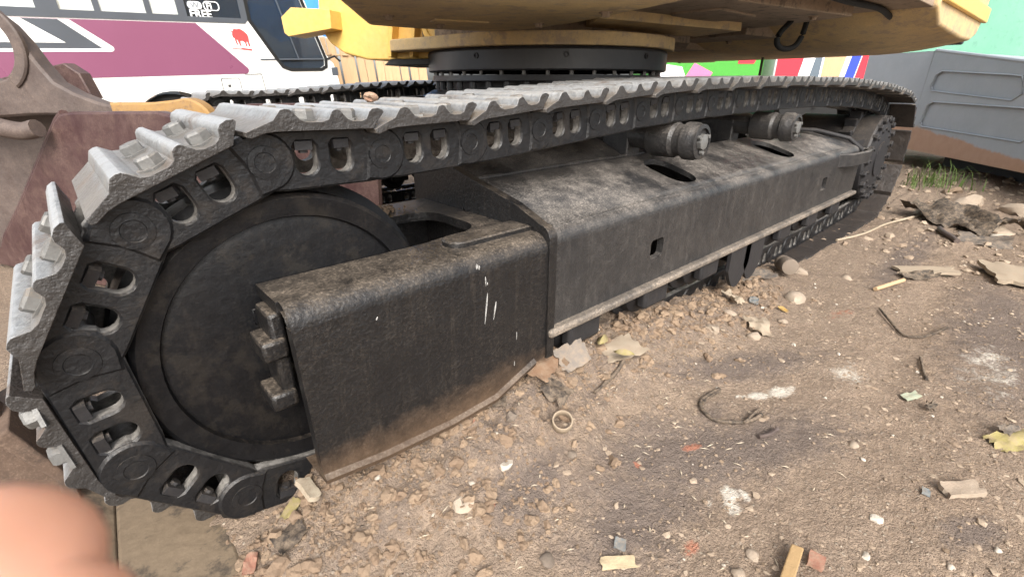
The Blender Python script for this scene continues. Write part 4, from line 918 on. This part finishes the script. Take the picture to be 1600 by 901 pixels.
# rusty steel plate lying in front of the idler, with an upturned flange
SP = thing('steel_plate', 'muddy rusty steel plate on the ground below the front idler', 'plate', (-.05, .85, 0))
mb = MB(); mb.prism([(-.135, .52), (.035, .50), (.045, .84), (.0, .95), (-.085, 1.10), (-.10, 1.08)], [], -.02, .022, XY, .004); mb.build('flat', 'mud_plate', SP, 30, .003)
mb = MB(); mb.add([(-.135, .52, .02), (-.10, 1.08, .02), (-.165, 1.16, .06), (-.20, .60, .06), (-.135, .52, -.02), (-.10, 1.08, -.02), (-.165, 1.16, .03), (-.20, .60, .03)], [(0, 1, 2, 3), (7, 6, 5, 4), (0, 4, 5, 1), (1, 5, 6, 2), (2, 6, 7, 3), (3, 7, 4, 0)]); mb.build('flange', 'mud_plate', SP, 30, .003)
RB = thing('steel_bracket', 'rusty brown steel bracket standing left of the front track', 'bracket', (-.3, 1.1, 0))
mb = MB(); mb.prism([(-.55, -.02), (-.16, -.02), (-.155, .10), (-.20, .22), (-.235, .36), (-.30, .43), (-.42, .46), (-.60, .40)], [], 1.16, 1.10, lambda a, b, d: (a, d, b), .008); mb.build('web', 'rust_brown', RB, 30, .003)
mb = MB(); mb.prism([(-.165, -.02), (-.145, -.02), (-.145, .10), (-.19, .23), (-.215, .22), (-.165, .10)], [], 1.22, 1.04, lambda a, b, d: (a, d, b), .003); mb.build('rib', 'rust_brown', RB, 30, .003)

# ------------------------------------------------------------------ gravel, clods and litter on the ground
def ico(sub):
    bm = bmesh.new(); bmesh.ops.create_icosphere(bm, subdivisions=sub, radius=1); v = np.array([p.co[:] for p in bm.verts]); bm.verts.index_update(); f = np.array([[q.index for q in p.verts] for p in bm.faces]); bm.free(); return v, f
I1, I2 = ico(1), ico(2)
def rock_verts(base, seed, rough=.28):
    r_ = np.random.default_rng(seed); v = base.copy(); k = r_.normal(size=(5, 3)); k /= np.linalg.norm(k, axis=1)[:, None]
    s_ = np.ones(len(v))
    for q in k: s_ -= np.clip(v @ q - r_.uniform(.35, .75), 0, 1) * .85         # flat broken faces
    v = v * s_[:, None] * (1 + rough * .35 * r_.normal(size=(len(v), 1)))
    return v
def rot(r_):
    q = r_.normal(size=4); q /= np.linalg.norm(q); w_, x, y, z = q
    return np.array([[1 - 2 * (y * y + z * z), 2 * (x * y - z * w_), 2 * (x * z + y * w_)], [2 * (x * y + z * w_), 1 - 2 * (x * x + z * z), 2 * (y * z - x * w_)], [2 * (x * z - y * w_), 2 * (y * z + x * w_), 1 - 2 * (x * x + y * y)]])
def scatter(name, pts, sizes, base, mat, label, sink=.35, flat=.7, seed=1, smooth_=False):
    r_ = np.random.default_rng(seed); V, F = base; prot = [rock_verts(V, 100 + seed * 10 + i, .5 if 'dirt' in name else .28) for i in range(9)]; n = len(V)
    z = gh(pts[:, 0], pts[:, 1]); allv = np.empty((len(pts), n, 3))
    for i in range(len(pts)):
        v = prot[i % 9] * (r_.uniform(.7, 1.25, 3)) @ rot(r_).T; v[:, 2] *= flat
        allv[i] = v * sizes[i] + np.array([pts[i, 0], pts[i, 1], z[i] + sizes[i] * (.5 - sink)])
    fa = (F[None] + (np.arange(len(pts)) * n)[:, None, None]).reshape(-1, 3)
    me = bpy.data.meshes.new(name); me.from_pydata(allv.reshape(-1, 3).tolist(), [], fa.tolist()); me.update(); me.materials.append(MATS[mat])
    if smooth_: me.polygons.foreach_set('use_smooth', np.ones(len(me.polygons), bool))
    o = link(name, me); tag(o, label, None, None, 'stuff'); return o
def region(n, x0, x1, y0, y1, seed, near=True):
    r_ = np.random.default_rng(seed); p = np.stack([x0 + (x1 - x0) * r_.random(n) ** (1.5 if near else 1), y0 + (y1 - y0) * r_.random(n)], 1); return p
def field(n, x0, x1, y0, y1, seed, pw=1.5):
    r_ = np.random.default_rng(seed); x = x0 + (x1 - x0) * r_.random(n) ** pw; y = y0 + (y1 - y0) * r_.random(n)
    keep = vnoise(x * 6, y * 6, seed) * .65 + vnoise(x * 17, y * 17, seed + 1) * .35 > .40 + .1 * r_.random(n); return np.stack([x, y], 1)[keep]
p = field(9000, .0, 3.4, -.5, .82, 21); scatter('fine_gravel', p, .0018 + .0042 * rng.random(len(p)) ** 2.5, I1, 'gravel_mix', 'fine brown gravel strewn over the dirt', seed=2, flat=.55)
p = field(3600, .5, 4.2, -.9, .62, 22, 1.3); scatter('flat_chips', p, .0025 + .0105 * rng.random(len(p)) ** 3, I1, 'chip_mix', 'flat tan stone chips trodden into the yard', seed=3, flat=.38, sink=.42)
p = field(420, .1, 5.0, -.9, .8, 23); scatter('pale_pebbles', p, .0025 + .0060 * rng.random(len(p)) ** 3, I2, 'white_bits', 'small pale pebbles strewn over the dirt', seed=8, smooth_=True)
# clods heaped along the track
n = 4200; px = .02 + 2.0 * rng.random(n) ** .95; py = .75 - np.abs(rng.normal(0, .105, n)) - .03 * rng.random(n)
p = np.stack([px, py], 1); scatter('dirt_clods', p, (.0016 + .0034 * rng.random(n) ** 2 + .018 * (rng.random(n) ** 14)), I2, 'clod', 'crumbly brown dirt clods heaped along the track', seed=4, flat=.75, sink=.40)
n = 900; p = np.stack([.0 + .55 * rng.random(n), .42 + .36 * rng.random(n)], 1); scatter('dirt_crumbs', p, (.002 + .003 * rng.random(n) + .013 * rng.random(n) ** 7), I2, 'clod', 'dirt crumbs spilled below the front idler', seed=5, flat=.75, sink=.4)
n = 1300; p = np.stack([2.9 + 3.2 * rng.random(n), -.8 + 1.8 * rng.random(n)], 1); scatter('rubble', p, (.005 + .028 * rng.random(n) ** 3), I1, 'chip_mix', 'broken rubble scattered behind the track', seed=6, flat=.6)
n = 90; p = np.stack([.2 + 1.0 * rng.random(n), .1 + .6 * rng.random(n)], 1)
n_g = 260; rg = np.random.default_rng(77)
def on_frame():
    V, F = I1; vs = []; fs = []
    for i in range(n_g):
        x = .50 + rg.normal(0, .035); y = 1.065 + rg.normal(0, .020); s_ = .003 + .008 * rg.random() ** 3; v = rock_verts(V, 900 + i % 9, .4) @ rot(rg).T * s_ + np.array([x, y, .474 + s_ * .4 + max(0, .016 - abs(x - .50) * .3) * rg.random()]); fs += [tuple(int(q) + len(vs) for q in f) for f in F]; vs += v.tolist()
    mb = MB(); mb.add(vs, fs); tag(mb.build('dirt_heap', 'clod', None, 0), 'dry dirt crumbs lying on the idler guard', None, None, 'stuff')
    vs = []; fs = []
    for i in range(500):
        k = rg.uniform(.25, 2.6); y = rg.uniform(.80, 1.02); s_ = .002 + .006 * rg.random() ** 3; z = float(np.interp(k, [.25, .62, 1.1, 1.72, 2.6], [.70, .711, .740, .758, .757])) - .002
        v = rock_verts(V, 900 + i % 9, .4) @ rot(rg).T * s_ + np.array([k, y, z]); fs += [tuple(int(q) + len(vs) for q in f) for f in F]; vs += v.tolist()
    mb = MB(); mb.add(vs, fs); tag(mb.build('dirt_crumbs', 'brick_dust', None, 0), 'reddish dirt crumbs lying on top of the track shoes', None, None, 'stuff')
    v = rock_verts(I2[0], 931, .2) * np.array([.016, .012, .010]) + np.array([.47, .93, .735]); mb = MB(); mb.add(v.tolist(), [tuple(f) for f in I2[1]]); tag(mb.build('stone', 'brick_dust', None, 40), 'orange brick chip lying on top of the near track', 'stone')
on_frame()
def husks():
    mb = MB()
    for x, y in p:
        a = rng.random() * 6.28; L = .006 + .006 * rng.random(); w_ = .0018; z = float(gh(x, y)) + .003; c, s_ = math.cos(a), math.sin(a); t = rng.uniform(-.002, .002)
        mb.add([(x - c * L, y - s_ * L, z), (x - s_ * w_, y + c * w_, z + .0015), (x + c * L, y + s_ * L, z + t), (x + s_ * w_, y - c * w_, z + .0015), (x, y, z + .003)], [(0, 1, 4), (1, 2, 4), (2, 3, 4), (3, 0, 4)])
    tag(mb.build('seed_husks', 'husk', None, 0), 'pale seed husks and straw bits on the dirt', None, None, 'stuff')
husks()
# single stones that can be pointed at
STN = [(.645, .155, .018, 'stone_pale', 'oval white pebble below the pale stain in the foreground'), (.705, .150, .016, 'stone_pale', 'round pale pebble right of the oval white pebble'),
       (1.961, .524, .055, 'stone_pale', 'squarish pale stone block beside the buried track shoes'), (1.56, .60, .026, 'stone_pale', 'rounded tan stone just left of the squarish block'),
       (1.395, .58, .030, 'stone_pale', 'pale stone on the dirt heap below the jack hole'), (1.50, .49, .028, 'stone_pale', 'tan stone on the dirt heap nearest the open yard'),
       (4.02, .46, .085, 'stone_pale', 'pale triangular rock left of the black rag'), (3.82, .10, .12, 'stone_pale', 'big pale rock right of the black rag'),
       (4.45, .06, .13, 'stone_pale', 'large tan rock at the right edge by the rusty skirt'), (4.55, .30, .10, 'stone_pale', 'flat pale rock behind the black rag'), (3.68, .09, .05, 'white_bits', 'small white lump in front of the big pale rock'),
       (4.9, .45, .09, 'gravel_mix', 'brown rock close to the grass tuft'), (2.30, .62, .035, 'stone_pale', 'pale stone on the rear track shoes'), (.375, .545, .026, 'stone_pale', 'chunky tan clod below the idler guard'),
       (.62, .50, .014, 'stone_dark', 'dark pebble beside the clay pipe ring'), (.43, .385, .018, 'stone_dark', 'dark grey pebble in the lower middle foreground'), (.56, .625, .022, 'stone_dark', 'dark stone behind the clay pipe ring'),
       (.49, .56, .020, 'white_bits', 'crumbly white lump left of the clay pipe ring'), (.95, .03, .014, 'white_bits', 'white pebble right of the wooden stick'), (1.16, .12, .015, 'stone_pale', 'pale pebble in the right foreground gravel'),
       (.85, .02, .012, 'white_bits', 'white pebble at the lower right of the foreground'), (2.42, .46, .030, 'stone_pale', 'flat tan stone beyond the squarish block'), (1.70, .47, .022, 'stone_pale', 'small tan stone near the paper scrap')]
for i, (x, y, s_, mt, lb) in enumerate(STN):
    v = rock_verts(I2[0], 500 + i, .2) * np.array([1, .78, .55]); a = i * 1.7; c, q = math.cos(a), math.sin(a)
    mb = MB(); z = float(gh(x, y)); mb.add([(x + (p_[0] * c - p_[1] * q) * s_, y + (p_[0] * q + p_[1] * c) * s_, z + s_ * (p_[2] + .02)) for p_ in v], [tuple(f) for f in I2[1]])
    tag(mb.build('stone', mt, None, 40), lb, 'stone', 'stones on the dirt')

def gz(x, y, dz=0): return (x, y, float(gh(x, y)) + dz)
def litter(o, label, cat, group=None): return tag(o, label, cat, group)
# clay / plastic pipe ring
mb = MB(); rp = gz(.640, .545, .022); M = Matrix.Translation(rp) @ Vector((-.36, -.34, .86)).to_track_quat('Z', 'Y').to_matrix().to_4x4()
mb.lathe([(.0185, -.009), (.0185, .009), (.0195, .0105), (.0215, .0105), (.0225, .009), (.0225, -.009), (.0215, -.0105), (.0195, -.0105), (.0185, -.009)], 40, M, False)
litter(mb.build('pipe_ring', 'pipe', None, 40), 'small tan pipe ring on the dirt heap', 'ring')
# bent black wire
mb = MB(); W1 = [(1.135, .425), (1.085, .430), (1.03, .425), (1.005, .40), (1.0, .372), (1.015, .345), (1.045, .322), (1.075, .310), (1.11, .305)]
mb.tube(smooth([gz(x, y, .006) for x, y in W1]), .0048, 7); mb.tube(smooth([gz(x, y, .008) for x, y in [(1.125, .418), (1.07, .424), (1.03, .418)]]), .0035, 6); mb.tube(smooth([gz(x, y, .009) for x, y in [(1.04, .318), (1.08, .318), (1.13, .318)]]), .0035, 6)
litter(mb.build('bent_wire', 'plastic_black', None, 60), 'bent black cable scrap lying in an open hook', 'cable')
mb = MB(); mb.tube(smooth([gz(x, y, .006) for x, y in [(1.02, .275), (1.05, .262), (1.08, .256)]]), [.006] * 9, 6); litter(mb.build('twig', 'brown_steel', None, 60), 'short dark stick below the bent black cable', 'stick')
mb = MB(); mb.tube(smooth([gz(x, y, .012) for x, y in [(.80, .585), (.85, .588), (.905, .598), (.945, .606)]]), [.004] * 4 + [.006] * 9, 7); litter(mb.build('rubber_strip', 'plastic_black', None, 60), 'black rubber strip lying on the dirt heap', 'strip')
# wooden stick at the bottom edge
mb = MB(); a = Vector((.765, .106, 0)); b = Vector((.55, .075, 0)); dd = (b - a).normalized(); nn = Vector((-dd.y, dd.x, 0)) * .0105
vs = []
for z in (.006, .016):
    vs += [a + nn + Vector((0, 0, z)), a - nn * .8 + dd * .004 + Vector((0, 0, z)), b - nn + Vector((0, 0, z + .004)), b + nn + Vector((0, 0, z + .004))]
zz = float(gh(.7, .1)); mb.add([v + Vector((0, 0, zz)) for v in vs], [(3, 2, 1, 0), (4, 5, 6, 7), (0, 1, 5, 4), (1, 2, 6, 5), (2, 3, 7, 6), (3, 0, 4, 7)])
litter(mb.build('wooden_stick', 'wood_fresh', None, 0, .002, 2), 'flat yellow wooden stick at the bottom edge', 'stick')
# plastic sheet, cardboard and leaves under the frame
def lay(name, c, size, ang, mat, label, cat, amp=.012, tilt=(0, 0), nu=10, nv=8, seed=1, dz=.004, sc_=4, thick=.0015):
    ca_, sa_ = math.cos(R(ang)), math.sin(R(ang)); ux = Vector((ca_, sa_, math.sin(R(tilt[0])))) * size[0]; uz = Vector((-sa_, ca_, math.sin(R(tilt[1])))) * size[1]
    o = Vector(gz(c[0], c[1], dz + amp * .5)) - ux * .5 - uz * .5
    mn = min(float((o + ux * i + uz * j).z) - float(gh((o + ux * i + uz * j).x, (o + ux * i + uz * j).y)) for i in (0, 1) for j in (0, 1))
    if mn < -.004: o.z -= mn * .5
    return litter(sheet(name, o, ux, uz, nu, nv, amp, seed, mat, None, thick, sc_), label, cat)
lay('plastic_sheet', (.795, .655), (.085, .050), -5, 'plastic_grey', 'crumpled dusty grey plastic sheet under the frame corner', 'plastic', .010, (8, 62), seed=4, dz=.035)
lay('cardboard', (.70, .675), (.10, .07), 25, 'card_brown', 'brown cardboard flap wedged under the idler guard', 'cardboard', .008, (5, 25), seed=6, dz=.02)
lay('paper_sheet', (.975, .640), (.12, .085), -15, 'paper', 'dusty tan paper sheet on the heap beside yellow leaves', 'paper', .012, (3, 6), seed=8, dz=.010)
lay('paper_scrap', (1.56, .50), (.09, .07), 40, 'paper', 'torn pale paper scrap beside the stones of the heap', 'paper', .02, (8, 6), seed=9, dz=.008)
lay('paper_scrap', (1.66, .64), (.07, .05), 70, 'paper', 'crumpled whitish paper scrap close under the frame flange', 'paper', .025, (8, 12), seed=10, dz=.012)
lay('plastic_scrap', (.68, .60), (.05, .06), 10, 'plastic_black', 'black plastic scrap between plastic sheet and pipe ring', 'plastic', .02, (10, 20), seed=11, dz=.012)
lay('plastic_scrap', (.56, .66), (.04, .03), 50, 'plastic_black', 'small black plastic scrap below the idler guard', 'plastic', .01, (10, 5), seed=12, dz=.01)
lay('plastic_scrap', (.115, .69), (.055, .04), 15, 'plastic_black', 'black plastic scrap beside the terracotta chip', 'plastic', .012, (5, 5), seed=13)
lay('terracotta_chip', (.050, .70), (.032, .018), 60, 'terracotta', 'terracotta chip on the dirt at lower left', 'chip', .008, (18, 8), seed=14, thick=.005, nu=4, nv=4)
lay('wood_chip', (.165, .725), (.045, .022), 95, 'husk', 'cream wood chip under the front idler links', 'chip', .004, (10, 20), seed=15, thick=.010, nu=4, nv=3, dz=.02)
lay('plastic_scrap', (.545, .318), (.022, .02), 30, 'blue_bit', 'small blue scrap in the lower middle foreground', 'plastic', .004, (5, 5), seed=16, nu=5, nv=5)
lay('paper_scrap', (.515, .300), (.06, .022), -40, 'straw', 'tan paper shred beside the small blue scrap', 'paper', .006, (3, 5), seed=17, nu=6, nv=4)
lay('leaf', (1.504, .074), (.055, .022), -25, 'pale_green', 'pale green leaf lying in the right foreground', 'leaf', .005, (3, 5), seed=18, nu=6, nv=4)
lay('cloth_wad', (1.47, .030), (.022, .020), 10, 'cloth_black', 'small black wad beside the pale green leaf', 'cloth', .014, (10, 10), seed=19, nu=6, nv=6, dz=.006)
lay('leaf_litter', (1.44, -.125), (.11, .05), -35, 'leaf_yellow', 'yellow green leaf scraps at the right edge', 'leaf', .014, (5, 8), seed=20)
lay('plastic_scrap', (1.47, -.115), (.05, .03), -30, 'grey_cloth', 'grey scrap across the yellow leaves at the right edge', 'plastic', .012, (5, 8), seed=41, dz=.014)
lay('flat_stone', (1.15, -.066), (.075, .032), -40, 'stone_pale', 'long flat tan stone in the right foreground', 'stone', .006, (4, 6), seed=21, nu=6, nv=4, thick=.012)
lay('board_scrap', (2.75, .24), (.24, .07), -50, 'paper', 'dusty board scrap behind the dark rag strip', 'board', .006, (1, 2), seed=22, nu=6, nv=4, thick=.012)
lay('cloth_strip', (2.62, .25), (.14, .06), -55, 'cloth_black', 'twisted dark rag strip in the middle of the yard', 'cloth', .03, (3, 4), seed=23)
lay('flat_slab', (2.93, -.02), (.26, .16), 20, 'paper', 'flat pale slab near the right edge of the yard', 'slab', .012, (1, 2), seed=24, thick=.015)
lay('plastic_scrap', (1.76, .60), (.05, .03), 20, 'blue_bit', 'dark bluish scrap on the edge of the buried shoes', 'plastic', .008, (5, 5), seed=25)
lay('orange_wrapper', (1.79, .505), (.035, .02), 60, 'ochre', 'small orange wrapper beside the squarish stone block', 'wrapper', .008, (8, 5), seed=26, nu=5, nv=5)
lay('plastic_scrap', (2.02, .70), (.16, .07), -30, 'grey_cloth', 'grey plastic scrap on the rear track shoes', 'plastic', .02, (3, 5), seed=27)
lay('leaf_scrap', (.135, .735), (.04, .02), 35, 'leaf_yellow', 'yellowish leaf scrap under the front idler', 'leaf', .006, (8, 8), seed=28, nu=5, nv=4)
lay('brick_chip', (.765, .075), (.03, .024), 10, 'terracotta', 'pinkish brick chip touching the wooden stick', 'chip', .004, (5, 5), seed=29, nu=4, nv=4, thick=.008)
lay('wrapper', (.385, .33), (.03, .02), 10, 'husk', 'crumpled pale scrap in the lower left foreground', 'paper', .012, (8, 10), seed=30, nu=6, nv=5)
lay('leaf_scrap', (1.10, -.02), (.018, .014), 10, 'blue_bit', 'tiny teal scrap in the right foreground gravel', 'plastic', .004, (8, 10), seed=31, nu=4, nv=4)
# yellow leaves
for i, (x, y, a, sz, lb) in enumerate(((.905, .660, 20, .06, 'yellow green leaf left of the tan paper sheet'), (.925, .628, -60, .055, 'upright yellow leaf nearest the grey plastic sheet'), (.895, .69, 80, .05, 'curled yellow leaf deep under the frame flange'))):
    mb = MB(); L = []; c, s_ = math.cos(R(a)), math.sin(R(a)); z0 = float(gh(x, y)) + .03
    prof = [(0, 0), (.25, .2), (.5, .26), (.75, .18), (1, 0)]; vs = []
    for t, w_ in prof: vs += [(t, w_, -.1 * w_), (t, 0, .22 * math.sin(t * 3)), (t, -w_, .1 * w_)]
    vs = [(x + (p_[0] * c - p_[1] * s_) * sz, y + (p_[0] * s_ + p_[1] * c) * sz, z0 + p_[2] * sz) for p_ in vs]
    fs = [(3 * k + q, 3 * k + q + 1, 3 * k + q + 4, 3 * k + q + 3) for k in range(4) for q in (0, 1)]; mb.add(vs, fs); o = mb.build('leaf', 'leaf_yellow', None, 60); m_ = o.modifiers.new('s', 'SOLIDIFY'); m_.thickness = .001
    tag(o, lb, 'leaf', 'yellow leaves under the frame')
# bottle lying under the flange, black rag, rope, sticks, grass
mb = MB(); c0 = Vector(gz(2.22, .66, .045)); M = Matrix.Translation(c0) @ Matrix.Rotation(R(-52), 4, 'Z') @ Matrix.Rotation(R(82), 4, 'X')
mb.lathe([(.0, -.050), (.020, -.052), (.030, -.048), (.034, -.040), (.035, -.02), (.032, -.014), (.035, -.006), (.035, .045), (.033, .056), (.020, .060), (0, .060)], 28, M, False)
litter(mb.build('metal_can', 'stone_dark', None, 40), 'dusty grey can lying under the frame flange', 'can')
rag = lay('black_rag', (3.86, .28), (.30, .55), -35, 'cloth_black', 'crumpled black rag among pale rocks at right', 'rag', .09, (3, 2), nu=26, nv=26, seed=33, dz=.02, sc_=5)
lay('dark_cloth', (3.50, .13), (.16, .22), 10, 'grey_cloth', 'dark grey cloth scrap in front of the black rag', 'cloth', .04, (3, 4), seed=34)
mb = MB(); mb.tube(smooth([gz(x, y, .012) for x, y in [(2.95, .66), (3.2, .60), (3.5, .56), (3.8, .50), (4.05, .44)]], 5), .007, 6); litter(mb.build('rope', 'rope', None, 60), 'thin pale rope running from the track end to the rocks', 'rope')
mb = MB(); mb.tube(smooth([gz(x, y, .012) for x, y in [(3.62, .33), (3.5, .30), (3.42, .25), (3.36, .22)]], 4), .014, 7); litter(mb.build('branch', 'brown_steel', None, 60), 'grey branch in front of the black rag', 'branch')
mb = MB(); mb.tube([gz(2.32, .34, .010), gz(2.52, .285, .014)], .009, 7); litter(mb.build('stick', 'wood', None, 60), 'thin straight stick pointing at the dark rag strip', 'stick')
mb = MB(); mb.tube(smooth([gz(x, y, .008) for x, y in [(2.12, .28), (2.0, .22), (1.93, .17), (1.97, .12), (2.1, .08)]], 4), .004, 6); litter(mb.build('twig', 'plastic_black', None, 60), 'thin dark twig curling in the middle of the yard', 'twig')
mb = MB(); mb.tube(smooth([gz(x, y, .006) for x, y in [(1.78, .10), (1.72, .085), (1.68, .075), (1.63, .062)]], 4), .004, 6); litter(mb.build('twig', 'plastic_black', None, 60), 'short dark twig above the pale green leaf', 'twig')
def grass():
    r_ = random.Random(4); G_ = thing('grass_tuft', 'green grass tuft growing under the rusty skirt', 'grass', gz(5.25, .62)); mb = MB()
    for i in range(150):
        x = 5.15 + r_.gauss(0, .16); y = .60 + r_.gauss(0, .13); z = float(gh(x, y)) - .005; h = r_.uniform(.05, .19); a = r_.random() * 6.28; lean = r_.uniform(.1, .9) * h; w_ = .0035
        p = Vector((x, y, z)); d_ = Vector((math.cos(a), math.sin(a), 0)); s_ = Vector((-d_.y, d_.x, 0)) * w_
        q1 = p + d_ * lean * .3 + Vector((0, 0, h * .6)); q2 = p + d_ * lean + Vector((0, 0, h * r_.uniform(.75, 1)))
        mb.add([p - s_, p + s_, q1 + s_ * .8, q1 - s_ * .8, q2], [(0, 1, 2, 3), (3, 2, 4)])
    tag(mb.build('blades', 'grass', G_, 60), None, None, None, 'stuff')
grass()

# ------------------------------------------------------------------ photographer's fingertips, just inside the lower left of the view
def hand():
    H_ = thing('hand', 'blurred fingertips of a hand at the lower left corner', 'hand', (-.075, .075, .62))
    r_, u_, f_ = Vector((.741, -.672, 0)), Vector((.2636, .2907, .9198)), Vector((.6179, .6814, -.3923))
    C0 = Vector((0, 0, .76)); at = lambda x, y, z: C0 + r_ * x + u_ * y + f_ * z
    chains = [[(-.128, -.072, .030, .0125), (-.100, -.056, .046, .0105), (-.078, -.046, .054, .0098), (-.0560, -.0308, .0540, .0106), (-.0522, -.0262, .0540, .0084)],
              [(-.122, -.088, .026, .0125), (-.094, -.071, .043, .0100), (-.070, -.056, .050, .0094), (-.0482, -.0372, .0520, .0094), (-.0440, -.0345, .0520, .0072)],
              [(-.118, -.104, .024, .0120), (-.088, -.090, .038, .0096), (-.066, -.078, .044, .0088), (-.054, -.068, .046, .0076)],
              [(-.118, -.120, .022, .0110), (-.094, -.108, .032, .0086), (-.078, -.100, .036, .0076), (-.070, -.094, .037, .0066)],
              [(-.150, -.075, -.010, .0140), (-.118, -.048, -.004, .0115), (-.094, -.036, .010, .0105), (-.080, -.030, .020, .0085)]]
    vs = [at(-.172, -.130, -.012), at(-.150, -.104, .008), at(-.24, -.19, -.06), at(-.34, -.28, -.14)]; rad = [(.030, .022), (.034, .018), (.028, .022), (.040, .036)]; ed = [(0, 1), (0, 2), (2, 3)]
    for k, ch in enumerate(chains):
        prev = 0 if k == 4 else 1
        for x, y, z, r in ch: vs.append(at(x, y, z)); rad.append((r, r)); ed.append((prev, len(vs) - 1)); prev = len(vs) - 1
    me = bpy.data.meshes.new('skin'); me.from_pydata([tuple(v) for v in vs], ed, []); me.materials.append(MATS['skin'])
    o = link('skin', me, H_); sm = o.modifiers.new('skin', 'SKIN'); sm.use_smooth_shade = True
    for d_, r in zip(me.skin_vertices[0].data, rad): d_.radius = r
    me.skin_vertices[0].data[0].use_root = True
    o.modifiers.new('sub', 'SUBSURF').levels = 2; o.modifiers['sub'].render_levels = 2
hand()
